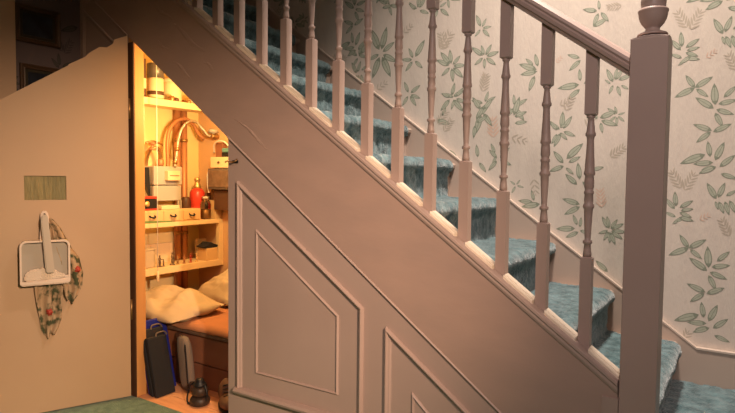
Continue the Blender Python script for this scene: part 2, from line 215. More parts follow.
# ------------------------------------------------------------------ wallpaper
LEAVES = [(1.756, -0.351, 1.694, -0.381, 'g'),(1.756, -0.351, 1.726, -0.305, 'g'),(1.756, -0.351, 1.809, -0.317, 'g'),(1.76, -0.355, 1.798, -0.386, 'g'),(1.819, -0.431, 1.763, -0.39, 'g'),(1.823, -0.419, 1.818, -0.345, 'g'),(1.833, -0.416, 1.887, -0.405, 'g'),(1.849, -0.393, 1.885, -0.356, 'g'),(1.827, -0.435, 1.879, -0.455, 'g'),(1.824, -0.447, 1.848, -0.497, 'g'),(1.816, -0.512, 1.759, -0.488, 'g'),(1.813, -0.516, 1.77, -0.552, 'g'),(1.82, -0.517, 1.873, -0.491, 'g'),(1.798, -0.599, 1.722, -0.631, 'g'),(1.814, -0.608, 1.805, -0.554, 'g'),(1.83, -0.621, 1.855, -0.559, 'g'),(1.845, -0.645, 1.889, -0.605, 'g'),(1.824, -0.629, 1.764, -0.634, 'g'),(1.828, -0.642, 1.79, -0.656, 'g'),(1.839, -0.763, 1.809, -0.708, 'g'),(1.844, -0.758, 1.863, -0.706, 'g'),(1.869, -0.751, 1.899, -0.731, 'g'),(1.836, -0.772, 1.846, -0.801, 'g'),(1.847, -0.772, 1.864, -0.814, 'g'),(1.866, -0.771, 1.88, -0.817, 'g'),(1.88, -0.767, 1.9, -0.81, 'g'),(1.85, -0.67, 1.897, -0.687, 'g'),(1.834, -0.644, 1.783, -0.668, 'g'),(1.708, -0.795, 1.703, -0.742, 'g'),(1.721, -0.799, 1.762, -0.773, 'g'),(1.725, -0.81, 1.764, -0.803, 'g'),(1.721, -0.817, 1.76, -0.834, 'g'),(1.72, -0.836, 1.766, -0.847, 'g'),(1.717, -0.851, 1.699, -0.862, 'g'),(1.709, -0.836, 1.674, -0.819, 'g'),(1.705, -0.806, 1.672, -0.767, 'g'),(1.739, -0.835, 1.703, -0.856, 'g'),(1.734, -0.733, 1.762, -0.723, 'f'),(1.734, -0.733, 1.728, -0.7, 'f'),(1.74, -0.72, 1.767, -0.711, 'f'),(1.74, -0.72, 1.735, -0.689, 'f'),(1.747, -0.707, 1.772, -0.698, 'f'),(1.747, -0.707, 1.742, -0.678, 'f'),(1.754, -0.694, 1.777, -0.686, 'f'),(1.754, -0.694, 1.749, -0.667, 'f'),(1.76, -0.681, 1.782, -0.674, 'f'),(1.76, -0.681, 1.755, -0.656, 'f'),(1.762, -0.677, 1.769, -0.664, 'f'),(1.723, -0.725, 1.727, -0.693, 'f'),(1.723, -0.725, 1.694, -0.715, 'f'),(1.716, -0.713, 1.72, -0.682, 'f'),(1.716, -0.713, 1.689, -0.703, 'f'),(1.709, -0.7, 1.713, -0.671, 'f'),(1.709, -0.7, 1.683, -0.69, 'f'),(1.702, -0.687, 1.706, -0.659, 'f'),(1.702, -0.687, 1.678, -0.678, 'f'),(1.695, -0.674, 1.698, -0.648, 'f'),(1.695, -0.674, 1.672, -0.665, 'f'),(1.692, -0.669, 1.685, -0.656, 'f'),(1.884, -0.897, 1.89, -0.867, 'f'),(1.884, -0.897, 1.86, -0.887, 'f'),(1.879, -0.885, 1.885, -0.857, 'f'),(1.879, -0.885, 1.856, -0.875, 'f'),(1.873, -0.873, 1.879, -0.846, 'f'),(1.873, -0.873, 1.851, -0.863, 'f'),(1.868, -0.861, 1.873, -0.835, 'f'),(1.868, -0.861, 1.847, -0.851, 'f'),(1.862, -0.848, 1.867, -0.825, 'f'),(1.862, -0.848, 1.843, -0.84, 'f'),(1.86, -0.844, 1.855, -0.832, 'f'),(1.708, -1.046, 1.716, -1.019, 'f'),(1.708, -1.046, 1.685, -1.035, 'f'),(1.703, -1.035, 1.711, -1.009, 'f'),(1.703, -1.035, 1.682, -1.024, 'f'),(1.699, -1.023, 1.706, -0.999, 'f'),(1.699, -1.023, 1.679, -1.013, 'f'),(1.695, -1.012, 1.702, -0.989, 'f'),(1.695, -1.012, 1.676, -1.002, 'f'),(1.69, -1.0, 1.697, -0.979, 'f'),(1.69, -1.0, 1.673, -0.991, 'f'),(1.689, -0.996, 1.685, -0.984, 'f'),(1.789, -0.842, 1.805, -0.846, 'p'),(1.789, -0.842, 1.794, -0.824, 'p'),(1.8, -0.835, 1.814, -0.838, 'p'),(1.8, -0.835, 1.805, -0.818, 'p'),(1.81, -0.828, 1.824, -0.831, 'p'),(1.81, -0.828, 1.815, -0.813, 'p'),(1.817, -0.824, 1.823, -0.819, 'p'),(1.698, -1.116, 1.715, -1.116, 'p'),(1.698, -1.116, 1.701, -1.096, 'p'),(1.708, -1.106, 1.723, -1.106, 'p'),(1.708, -1.106, 1.711, -1.088, 'p'),(1.718, -1.096, 1.732, -1.097, 'p'),(1.718, -1.096, 1.721, -1.081, 'p'),(1.724, -1.091, 1.73, -1.085, 'p'),(1.903, -1.094, 1.914, -1.07, 'p'),(1.903, -1.094, 1.885, -1.079, 'p'),(1.901, -1.082, 1.912, -1.06, 'p'),(1.901, -1.082, 1.884, -1.068, 'p'),(1.899, -1.071, 1.909, -1.049, 'p'),(1.899, -1.071, 1.883, -1.057, 'p'),(1.897, -1.059, 1.907, -1.039, 'p'),(1.897, -1.059, 1.882, -1.046, 'p'),(1.895, -1.047, 1.904, -1.028, 'p'),(1.895, -1.047, 1.881, -1.035, 'p'),(1.894, -1.043, 1.893, -1.031, 'p'),(1.161, -0.23, 1.088, -0.201, 'g'),(1.164, -0.237, 1.095, -0.245, 'g'),(1.153, -0.255, 1.131, -0.316, 'g'),(1.166, -0.217, 1.153, -0.165, 'g'),(1.146, -0.21, 1.114, -0.18, 'g'),(1.338, -0.199, 1.291, -0.181, 'g'),(1.342, -0.207, 1.299, -0.245, 'g'),(1.339, -0.307, 1.258, -0.316, 'g'),(1.343, -0.293, 1.338, -0.246, 'g'),(1.357, -0.305, 1.393, -0.284, 'g'),(1.342, -0.326, 1.295, -0.363, 'g'),(1.469, -0.307, 1.445, -0.256, 'g'),(1.476, -0.299, 1.483, -0.255, 'g'),(1.489, -0.3, 1.537, -0.285, 'g'),(1.47, -0.319, 1.456, -0.352, 'g'),(1.485, -0.323, 1.498, -0.363, 'g'),(1.5, -0.322, 1.526, -0.339, 'g'),(1.479, -0.299, 1.503, -0.261, 'g'),(1.46, -0.313, 1.439, -0.296, 'g'),(1.387, -0.078, 1.439, -0.053, 'g'),(1.366, -0.086, 1.325, -0.113, 'g'),(1.423, -0.447, 1.483, -0.424, 'g'),(1.429, -0.458, 1.488, -0.479, 'g'),(1.427, -0.466, 1.435, -0.507, 'g'),(1.413, -0.452, 1.397, -0.414, 'g'),(1.284, -0.629, 1.244, -0.581, 'g'),(1.296, -0.611, 1.357, -0.552, 'g'),(1.305, -0.626, 1.35, -0.604, 'g'),(1.286, -0.641, 1.231, -0.662, 'g'),(1.295, -0.648, 1.325, -0.674, 'g'),(1.342, -0.718, 1.296, -0.677, 'g'),(1.352, -0.696, 1.343, -0.631, 'g'),(1.398, -0.657, 1.442, -0.646, 'g'),(1.363, -0.706, 1.401, -0.735, 'g'),(1.265, -0.479, 1.292, -0.469, 'g'),(1.255, -0.49, 1.226, -0.453, 'g'),(1.266, -0.501, 1.296, -0.53, 'g'),(1.255, -0.506, 1.234, -0.545, 'g'),(1.066, -0.419, 1.088, -0.345, 'g'),(1.069, -0.425, 1.12, -0.407, 'g'),(1.057, -0.413, 1.038, -0.377, 'g'),(1.07, -0.454, 1.123, -0.45, 'g'),(1.355, -0.8, 1.288, -0.78, 'g'),(1.356, -0.809, 1.297, -0.843, 'g'),(1.339, -0.901, 1.266, -0.907, 'g'),(1.347, -0.887, 1.33, -0.846, 'g'),(1.358, -0.895, 1.362, -0.855, 'g'),(1.353, -0.914, 1.305, -0.94, 'g'),(1.358, -0.909, 1.401, -0.917, 'g'),(1.161, -0.799, 1.099, -0.793, 'g'),(1.164, -0.791, 1.152, -0.747, 'g'),(1.19, -0.804, 1.115, -0.818, 'g'),(1.472, -1.07, 1.427, -1.03, 'g'),(1.468, -0.605, 1.497, -0.609, 'f'),(1.468, -0.605, 1.473, -0.574, 'f'),(1.478, -0.597, 1.506, -0.6, 'f'),(1.478, -0.597, 1.484, -0.568, 'f'),(1.489, -0.589, 1.515, -0.592, 'f'),(1.489, -0.589, 1.494, -0.562, 'f'),(1.499, -0.581, 1.524, -0.584, 'f'),(1.499, -0.581, 1.504, -0.555, 'f'),(1.51, -0.573, 1.532, -0.575, 'f'),(1.51, -0.573, 1.514, -0.549, 'f'),(1.513, -0.57, 1.524, -0.562, 'f'),(1.059, -0.516, 1.077, -0.542, 'f'),(1.059, -0.516, 1.087, -0.504, 'f'),(1.082, -0.523, 1.098, -0.546, 'f'),(1.082, -0.523, 1.107, -0.511, 'f'),(1.104, -0.529, 1.119, -0.55, 'f'),(1.104, -0.529, 1.126, -0.519, 'f'),(1.118, -0.533, 1.131, -0.537, 'f'),(1.264, -0.385, 1.286, -0.392, 'f'),(1.264, -0.385, 1.271, -0.364, 'f'),(1.279, -0.378, 1.299, -0.384, 'f'),(1.279, -0.378, 1.285, -0.359, 'f'),(1.293, -0.371, 1.311, -0.376, 'f'),(1.293, -0.371, 1.299, -0.353, 'f'),(1.302, -0.366, 1.311, -0.362, 'f'),(1.442, -0.808, 1.459, -0.781, 'p'),(1.442, -0.808, 1.418, -0.787, 'p'),(1.44, -0.794, 1.456, -0.768, 'p'),(1.44, -0.794, 1.418, -0.773, 'p'),(1.438, -0.779, 1.453, -0.755, 'p'),(1.438, -0.779, 1.417, -0.76, 'p'),(1.436, -0.765, 1.45, -0.742, 'p'),(1.436, -0.765, 1.417, -0.747, 'p'),(1.434, -0.75, 1.447, -0.729, 'p'),(1.434, -0.75, 1.416, -0.733, 'p'),(1.434, -0.745, 1.432, -0.731, 'p'),(1.161, -0.699, 1.144, -0.725, 'f'),(1.161, -0.699, 1.184, -0.719, 'f'),(1.164, -0.722, 1.149, -0.745, 'f'),(1.164, -0.722, 1.186, -0.74, 'f'),(1.168, -0.745, 1.154, -0.766, 'f'),(1.168, -0.745, 1.187, -0.761, 'f'),(1.17, -0.758, 1.172, -0.772, 'f'),(1.243, -0.207, 1.258, -0.207, 'p'),(1.243, -0.207, 1.243, -0.191, 'p'),(1.251, -0.199, 1.265, -0.2, 'p'),(1.251, -0.199, 1.251, -0.185, 'p'),(1.259, -0.192, 1.271, -0.192, 'p'),(1.259, -0.192, 1.259, -0.179, 'p'),(1.263, -0.187, 1.268, -0.183, 'p'),(1.491, -0.011, 1.471, 0.005, 'f'),(1.491, -0.011, 1.476, -0.027, 'f'),(1.481, -0.011, 1.462, 0.005, 'f'),(1.481, -0.011, 1.467, -0.027, 'f'),(1.47, -0.011, 1.453, 0.004, 'f'),(1.47, -0.011, 1.457, -0.026, 'f'),(1.46, -0.011, 1.443, 0.003, 'f'),(1.46, -0.011, 1.448, -0.025, 'f'),(1.45, -0.011, 1.434, 0.002, 'f'),(1.45, -0.011, 1.438, -0.024, 'f'),(1.446, -0.011, 1.436, -0.011, 'f'),(1.287, -0.409, 1.313, -0.4, 'f'),(1.287, -0.409, 1.279, -0.381, 'f'),(1.294, -0.395, 1.318, -0.386, 'f'),(1.294, -0.395, 1.287, -0.369, 'f'),(1.301, -0.381, 1.323, -0.373, 'f'),(1.301, -0.381, 1.294, -0.357, 'f'),(1.308, -0.367, 1.328, -0.36, 'f'),(1.308, -0.367, 1.301, -0.345, 'f'),(1.311, -0.36, 1.316, -0.349, 'f'),(0.365, -0.059, 0.315, 0.046, 'g'),(0.378, -0.059, 0.405, 0.043, 'g'),(0.385, -0.071, 0.449, -0.032, 'g'),(0.363, -0.081, 0.304, -0.102, 'g'),(0.367, -0.094, 0.328, -0.191, 'g'),(0.382, -0.095, 0.43, -0.192, 'g'),(0.387, -0.085, 0.462, -0.125, 'g'),(0.57, -0.115, 0.617, -0.044, 'g'),(0.556, -0.135, 0.519, -0.177, 'g'),(0.558, -0.119, 0.535, -0.072, 'g'),(0.569, -0.134, 0.609, -0.17, 'g'),(0.553, -0.127, 0.497, -0.121, 'g'),(0.231, -0.074, 0.181, -0.041, 'g'),(0.235, -0.086, 0.205, -0.124, 'g'),(0.242, -0.071, 0.255, -0.025, 'g'),(0.25, -0.068, 0.307, -0.008, 'g'),(0.408, 0.161, 0.36, 0.188, 'g'),(0.419, 0.148, 0.435, 0.103, 'g'),(0.425, 0.153, 0.479, 0.136, 'g'),(0.686, 0.105, 0.647, 0.131, 'g'),(0.698, 0.103, 0.729, 0.119, 'g'),(0.7, 0.094, 0.742, 0.059, 'g'),(0.688, 0.092, 0.665, 0.05, 'g'),(0.751, -0.172, 0.689, -0.143, 'g'),(0.754, -0.167, 0.708, -0.11, 'g'),(0.761, -0.166, 0.753, -0.104, 'g'),(0.769, -0.171, 0.804, -0.135, 'g'),(0.773, -0.177, 0.83, -0.179, 'g'),(0.755, -0.183, 0.715, -0.216, 'g'),(0.764, -0.187, 0.772, -0.247, 'g'),(0.771, -0.185, 0.819, -0.232, 'g'),(0.915, -0.143, 0.866, -0.105, 'g'),(0.922, -0.143, 0.908, -0.1, 'g'),(0.929, -0.143, 0.955, -0.101, 'g'),(0.934, -0.148, 0.988, -0.136, 'g'),(0.917, -0.155, 0.879, -0.181, 'g'),(0.924, -0.158, 0.925, -0.201, 'g'),(0.932, -0.156, 0.975, -0.189, 'g'),(0.767, -0.312, 0.78, -0.258, 'g'),(0.758, -0.319, 0.716, -0.301, 'g'),(0.757, -0.33, 0.713, -0.378, 'g'),(0.774, -0.318, 0.826, -0.295, 'g'),(0.774, -0.332, 0.822, -0.386, 'g'),(0.936, -0.357, 0.978, -0.333, 'g'),(0.923, -0.371, 0.894, -0.427, 'g'),(0.931, -0.353, 0.945, -0.309, 'g'),(0.92, -0.358, 0.868, -0.343, 'g'),(0.535, -0.283, 0.513, -0.232, 'g'),(0.548, -0.295, 0.598, -0.314, 'g'),(0.545, -0.3, 0.578, -0.348, 'g'),(0.534, -0.3, 0.504, -0.343, 'g'),(0.548, -0.286, 0.597, -0.254, 'g'),(0.903, -0.014, 0.882, 0.037, 'g'),(0.909, -0.017, 0.928, 0.016, 'g'),(0.913, -0.022, 0.951, -0.021, 'g'),(0.902, -0.027, 0.877, -0.054, 'g'),(0.912, -0.028, 0.944, -0.062, 'g'),(0.703, -0.092, 0.746, -0.086, 'f'),(0.703, -0.092, 0.695, -0.051, 'f'),(0.713, -0.078, 0.754, -0.072, 'f'),(0.713, -0.078, 0.706, -0.039, 'f'),(0.724, -0.064, 0.762, -0.059, 'f'),(0.724, -0.064, 0.717, -0.028, 'f'),(0.735, -0.05, 0.77, -0.045, 'f'),(0.735, -0.05, 0.728, -0.016, 'f'),(0.745, -0.036, 0.778, -0.032, 'f'),(0.745, -0.036, 0.739, -0.005, 'f'),(0.749, -0.032, 0.759, -0.018, 'f'),(0.916, -0.281, 0.94, -0.268, 'f'),(0.916, -0.281, 0.903, -0.256, 'f'),(0.919, -0.27, 0.942, -0.258, 'f'),(0.919, -0.27, 0.907, -0.246, 'f'),(0.923, -0.259, 0.943, -0.247, 'f'),(0.923, -0.259, 0.911, -0.236, 'f'),(0.926, -0.247, 0.945, -0.237, 'f'),(0.926, -0.247, 0.915, -0.226, 'f'),(0.929, -0.236, 0.947, -0.226, 'f'),(0.929, -0.236, 0.919, -0.217, 'f'),(0.93, -0.232, 0.933, -0.221, 'f'),(0.698, -0.442, 0.732, -0.434, 'f'),(0.698, -0.442, 0.692, -0.41, 'f'),(0.706, -0.43, 0.738, -0.423, 'f'),(0.706, -0.43, 0.7, -0.4, 'f'),(0.714, -0.418, 0.745, -0.412, 'f'),(0.714, -0.418, 0.709, -0.39, 'f'),(0.723, -0.406, 0.751, -0.4, 'f'),(0.723, -0.406, 0.718, -0.38, 'f'),(0.731, -0.395, 0.757, -0.389, 'f'),(0.731, -0.395, 0.726, -0.37, 'f'),(0.734, -0.391, 0.742, -0.379, 'f'),(0.354, -0.254, 0.387, -0.258, 'f'),(0.354, -0.254, 0.36, -0.227, 'f'),(0.374, -0.242, 0.403, -0.246, 'f'),(0.374, -0.242, 0.379, -0.218, 'f'),(0.393, -0.231, 0.419, -0.235, 'f'),(0.393, -0.231, 0.398, -0.21, 'f'),(0.404, -0.225, 0.416, -0.218, 'f'),(1.265, -0.488, 1.223, -0.459, 'g'),(1.279, -0.485, 1.312, -0.437, 'g'),(1.269, -0.503, 1.244, -0.557, 'g'),(1.281, -0.497, 1.327, -0.517, 'g'),(1.273, -0.482, 1.276, -0.417, 'g'),(1.067, -0.374, 1.063, -0.331, 'g'),(1.076, -0.378, 1.121, -0.353, 'g'),(1.063, -0.388, 1.035, -0.424, 'g'),(1.074, -0.391, 1.11, -0.441, 'g'),(0.775, -0.322, 0.733, -0.302, 'g'),(0.788, -0.319, 0.821, -0.284, 'g'),(0.78, -0.333, 0.766, -0.375, 'g'),(0.79, -0.329, 0.835, -0.349, 'g'),(0.924, -0.385, 0.965, -0.343, 'g'),(0.91, -0.384, 0.873, -0.331, 'g'),(0.913, -0.407, 0.889, -0.49, 'g'),(0.924, -0.403, 0.964, -0.459, 'g'),(0.993, -0.604, 0.958, -0.57, 'g'),(1.007, -0.603, 1.047, -0.562, 'g'),(0.993, -0.617, 0.956, -0.658, 'g'),(1.008, -0.614, 1.056, -0.635, 'g'),(1.406, -0.027, 1.388, -0.073, 'g'),(1.415, -0.025, 1.444, -0.063, 'g'),(1.4, -0.017, 1.349, -0.004, 'g'),(1.409, -0.013, 1.405, 0.022, 'g'),(1.219, -0.163, 1.238, -0.142, 'f'),(1.219, -0.163, 1.198, -0.138, 'f'),(1.218, -0.149, 1.237, -0.13, 'f'),(1.218, -0.149, 1.199, -0.125, 'f'),(1.218, -0.135, 1.235, -0.117, 'f'),(1.218, -0.135, 1.2, -0.113, 'f'),(1.218, -0.122, 1.234, -0.105, 'f'),(1.218, -0.122, 1.2, -0.101, 'f'),(1.217, -0.108, 1.232, -0.092, 'f'),(1.217, -0.108, 1.201, -0.089, 'f'),(1.217, -0.104, 1.217, -0.09, 'f'),(0.744, -0.659, 0.769, -0.633, 'f'),(0.744, -0.659, 0.719, -0.633, 'f'),(0.744, -0.643, 0.767, -0.619, 'f'),(0.744, -0.643, 0.72, -0.619, 'f'),(0.744, -0.628, 0.765, -0.605, 'f'),(0.744, -0.628, 0.721, -0.605, 'f'),(0.744, -0.613, 0.764, -0.592, 'f'),(0.744, -0.613, 0.722, -0.591, 'f'),(0.743, -0.597, 0.762, -0.578, 'f'),(0.743, -0.597, 0.724, -0.577, 'f'),(0.743, -0.592, 0.743, -0.577, 'f'),(1.376, -0.479, 1.403, -0.466, 'f'),(1.376, -0.479, 1.365, -0.449, 'f'),(1.382, -0.463, 1.407, -0.451, 'f'),(1.382, -0.463, 1.371, -0.435, 'f'),(1.388, -0.447, 1.411, -0.435, 'f'),(1.388, -0.447, 1.378, -0.42, 'f'),(1.393, -0.43, 1.415, -0.42, 'f'),(1.393, -0.43, 1.385, -0.406, 'f'),(1.396, -0.423, 1.401, -0.41, 'f'),(1.47, -0.892, 1.445, -0.849, 'g'),(1.472, -0.892, 1.463, -0.846, 'g'),(1.478, -0.893, 1.501, -0.857, 'g'),(1.482, -0.895, 1.523, -0.872, 'g'),(1.471, -0.906, 1.453, -0.941, 'g'),(1.474, -0.907, 1.476, -0.95, 'g'),(1.477, -0.908, 1.496, -0.954, 'g'),(1.481, -0.904, 1.521, -0.931, 'g'),(1.483, -0.9, 1.532, -0.904, 'g'),(1.468, -0.902, 1.434, -0.915, 'g'),(1.079, -0.723, 1.058, -0.708, 'g'),(1.085, -0.722, 1.1, -0.702, 'g'),(1.088, -0.727, 1.116, -0.734, 'g'),(1.08, -0.73, 1.065, -0.759, 'g'),(1.483, -0.436, 1.453, -0.411, 'g'),(1.487, -0.435, 1.479, -0.405, 'g'),(1.492, -0.438, 1.516, -0.431, 'g'),(1.484, -0.444, 1.459, -0.465, 'g'),(1.488, -0.446, 1.488, -0.479, 'g'),(1.492, -0.444, 1.515, -0.465, 'g'),(0.732, -0.095, 0.747, -0.065, 'f'),(0.732, -0.095, 0.699, -0.073, 'f'),(0.727, -0.08, 0.741, -0.052, 'f'),(0.727, -0.08, 0.695, -0.059, 'f'),(0.721, -0.064, 0.734, -0.038, 'f'),(0.721, -0.064, 0.692, -0.045, 'f'),(0.716, -0.049, 0.728, -0.024, 'f'),(0.716, -0.049, 0.688, -0.031, 'f'),(0.71, -0.033, 0.722, -0.011, 'f'),(0.71, -0.033, 0.684, -0.016, 'f'),(0.708, -0.028, 0.703, -0.013, 'f'),(0.919, -0.305, 0.948, -0.289, 'f'),(0.919, -0.305, 0.903, -0.275, 'f'),(0.923, -0.291, 0.95, -0.276, 'f'),(0.923, -0.291, 0.907, -0.263, 'f'),(0.926, -0.277, 0.951, -0.263, 'f'),(0.926, -0.277, 0.912, -0.25, 'f'),(0.93, -0.264, 0.953, -0.25, 'f'),(0.93, -0.264, 0.916, -0.238, 'f'),(0.933, -0.25, 0.955, -0.237, 'f'),(0.933, -0.25, 0.92, -0.226, 'f'),(0.934, -0.245, 0.938, -0.231, 'f'),(0.506, 0.009, 0.534, 0.007, 'f'),(0.506, 0.009, 0.508, 0.033, 'f'),(0.521, 0.02, 0.546, 0.019, 'f'),(0.521, 0.02, 0.522, 0.042, 'f'),(0.536, 0.031, 0.558, 0.03, 'f'),(0.536, 0.031, 0.537, 0.051, 'f'),(0.544, 0.038, 0.553, 0.044, 'f'),(0.892, -0.444, 0.942, -0.416, 'g'),(0.886, -0.455, 0.88, -0.51, 'g'),(0.891, -0.432, 0.916, -0.379, 'g'),(0.897, -0.414, 0.953, -0.357, 'g'),(0.803, -0.6, 0.824, -0.637, 'g'),(0.902, -0.601, 0.894, -0.546, 'g'),(0.909, -0.625, 0.941, -0.667, 'g'),(0.717, -0.405, 0.737, -0.369, 'g'),(0.69, -0.423, 0.759, -0.444, 'g'),(0.796, -0.6, 0.762, -0.568, 'g'),(0.983, -0.584, 0.964, -0.542, 'g'),(0.99, -0.596, 0.972, -0.631, 'g'),(0.73, -0.478, 0.762, -0.471, 'f'),(0.73, -0.478, 0.725, -0.448, 'f'),(0.738, -0.467, 0.768, -0.461, 'f'),(0.738, -0.467, 0.733, -0.439, 'f'),(0.746, -0.456, 0.774, -0.45, 'f'),(0.746, -0.456, 0.741, -0.43, 'f'),(0.754, -0.445, 0.78, -0.44, 'f'),(0.754, -0.445, 0.75, -0.42, 'f'),(0.762, -0.434, 0.786, -0.43, 'f'),(0.762, -0.434, 0.758, -0.411, 'f'),(0.764, -0.431, 0.772, -0.42, 'f'),(0.974, -0.512, 1.0, -0.482, 'p'),(0.974, -0.512, 0.944, -0.483, 'p'),(0.973, -0.494, 0.997, -0.466, 'p'),(0.973, -0.494, 0.945, -0.467, 'p'),(0.972, -0.477, 0.994, -0.45, 'p'),(0.972, -0.477, 0.945, -0.45, 'p'),(0.97, -0.459, 0.991, -0.434, 'p'),(0.97, -0.459, 0.945, -0.434, 'p'),(0.969, -0.441, 0.989, -0.418, 'p'),(0.969, -0.441, 0.946, -0.418, 'p'),(0.969, -0.435, 0.967, -0.417, 'p')]
NL = [0]
def leaf(bm, T3, x0,z0,x1,z1, ty, rat=.32):
    """one printed leaf (outline, fill, open midrib) a hair in front of the paper; T3 maps (u, w, lift) to 3-D"""
    x1 += (x1-x0)*.08; z1 += (z1-z0)*.08
    dx,dz = x1-x0, z1-z0; ln = math.hypot(dx,dz)
    if ln < .004: return
    ux,uz = dx/ln, dz/ln; nx,nz = -uz, ux
    if ty != 'g': rat = .22
    n = 7
    def outline(scale, side, w0):
        pts = []
        for i in range(n+1):
            t = i/n; w = ln*rat*.5*math.sin(PI*min(1,t**.8))**.8
            a = ln*(.5+(t-.5)*scale)
            pts.append((a, side*(w*scale + (0 if scale == 1 else -ln*.01)), t))
        return pts
    mi = {'g':1,'f':3,'p':4}[ty]
    NL[0] += 1; lift = .0001+(NL[0]%41)*.000016
    A = outline(1,1,0); B = outline(1,-1,0)
    loop = [(a,w) for a,w,t in A] + [(a,w) for a,w,t in B[-2:0:-1]]
    f = bm.faces.new([bm.verts.new(T3(x0+ux*a+nx*w, z0+uz*a+nz*w, lift)) for a,w in loop]); f.material_index = mi
    if ty == 'g' and ln > .018:
        for s in (1,-1):
            up = outline(.84,s,0)[1:-1]
            lp = [(a,max(w*s,ln*.02)*s) for a,w,t in up] + [(a, s*ln*.012) for a,w,t in up[::-1]]
            f = bm.faces.new([bm.verts.new(T3(x0+ux*a+nx*w, z0+uz*a+nz*w, lift+.000008)) for a,w in lp]); f.material_index = 2
CX0, CX1, CH, CZ = 1.02, 1.94, .60, -.93
def paper(bm, T3, u0,u1,w0,w1, flip=False, exact=False):
    cell = [l for l in LEAVES if CX0 <= l[0] < CX1 and CZ <= l[1] < CZ+CH]
    def put(l, du, dw):
        a,b,c,d,ty = l
        a+=du; c+=du; b+=dw; d+=dw
        if min(a,c) < u0+.005 or max(a,c) > u1-.005 or min(b,d) < w0+.005 or max(b,d) > w1-.005: return
        leaf(bm, T3, a,b,c,d, ty)
    W = CX1-CX0
    if exact:
        for l in LEAVES:
            if l[0] < 1.66: put(l, 0, 0)
    for i in range(-6,8):
        du = i*W + (.23 if exact and i < 0 else 0)
        for j in range(-3,6):
            for l in cell:
                x, z = l[0]+du, l[1]+j*CH
                if exact and .26 < x < 1.66 and -1.08 < z < .10: continue
                put(l, du, j*CH)
WP = [WALLP, LEAFO, LEAFF, FERN, PINK]
WD = [mat('shaded_wallpaper', (.16,.12,.12), .8, bump=.3, bscale=160, stretch=(1,1,.25)), mat('shaded_leaf_outline', (.07,.065,.06), .8), mat('shaded_leaf', (.10,.09,.08), .8), mat('shaded_fern', (.09,.075,.075), .8), mat('shaded_sprig', (.11,.07,.07), .8)]  # wallpaper colours darkened to stand for shade on the left wall

# ------------------------------------------------------------------ the room
YB = .865      # stair wall face
bm = nb()
box(bm, -2.6,3.9, YB,YB+.1, FL,2.9)
paper(bm, lambda u,w,l: (u, YB-l, w), -1.6,3.88, -1.3,1.4, exact=True)
build('wall_back', bm, WP, kind='structure')
XW = -.763
bm = nb()
box(bm, XW-.1,XW, -2.9,-.03, FL,1.15)
paper(bm, lambda u,w,l: (XW+l, u, w), -2.8,-.03, -1.5,1.1)
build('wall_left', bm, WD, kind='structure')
bm = nb(); box(bm, 3.8,3.9, -2.9,YB, FL,2.9); build('wall_right', bm, [WALLP], kind='structure')
bm = nb(); box(bm, XW-.1,3.9, -3.0,-2.9, FL,1.15); build('wall_front', bm, [WALLP], kind='structure')
bm = nb(); box(bm, XW-.1,3.9, -3.0,-.06, 1.15,1.25); build('ceiling', bm, [PLASTER], kind='structure')
bm = nb(); box(bm, XW-.1,3.9, -3.0,-.03, FL-.06,FL); build('floor', bm, [HALLC], kind='structure')
bm = nb()
for i in range(9): box(bm, -.93,1.68, -.03+.1*i+.001, -.03+.1*i+.0985, FL-.04,FL-.001)
build('floor', bm, [FLOORW], kind='structure').name = 'floor_cupboard'
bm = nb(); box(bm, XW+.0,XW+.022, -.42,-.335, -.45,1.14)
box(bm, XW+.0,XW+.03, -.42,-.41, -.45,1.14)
build('lit_wall_strip', bm, [LITSTRIP], kind='structure')  # added pale board standing for a lit strip of the wall

# under-stair cupboard shell
def sof(x, d=.33): return -d - T*x
bm = nb(); prism(bm, [(.0,FL),(YB-.002,FL),(YB-.002,.30),(.0,.30)], 'x', -.98,-.93); build('wall_cupboard_end', bm, [CREAM], kind='structure')
bm = nb(); prism(bm, [(-.93,FL),(1.6,FL),(1.6,sof(1.6)+.02),(-.93,sof(-.93)+.02)], 'y', .825,.848); build('wall_cupboard_back', bm, [BACKW], kind='structure')
bm = nb(); prism(bm, [(-.95,sof(-.95)),(1.64,sof(1.64)),(1.64,sof(1.64)+.025),(-.95,sof(-.95)+.025)], 'y', .002,.824)
build('ceiling_under_stairs', bm, [CREAM], kind='structure')

# spandrel: painted boards under the string, with planted mouldings
def low(x): return -.37 - .74*x
bm = nb()
prism(bm, [(.240,FL),(1.635,FL),(1.635,low(1.635)),(.240,low(.240))], 'y', -.03,-.005)
prism(bm, [(XW-.04,FL),(-.387,FL),(-.387,low(-.387)),(XW-.04,low(XW-.04))], 'y', -.03,-.005)
sp = build('wall_spandrel', bm, [PAINT], kind='structure')
def strip(bm, p, q, w, h, side=1, y=-.03, prof='round'):
    """moulding between (x,z) points p and q, laid inward (left of travel when side=1)"""
    d = Vector((q[0]-p[0], q[1]-p[1])); d.normalize(); n = Vector((-d.y, d.x))*side
    k = 6
    A=[];B=[]
    for i in range(k+1):
        t = i/k; off = w*t
        dep = h*math.sin(PI*t)**.6 if prof == 'round' else h*[0,.5,1,1,.55,.5,0][i]
        a = Vector(p)+n*off; b = Vector(q)+n*off
        A.append(bm.verts.new((a.x, y-dep, a.y))); B.append(bm.verts.new((b.x, y-dep, b.y)))
    for i in range(k): bm.faces.new((A[i],B[i],B[i+1],A[i+1]))
    bm.faces.new(A); bm.faces.new(B[::-1])
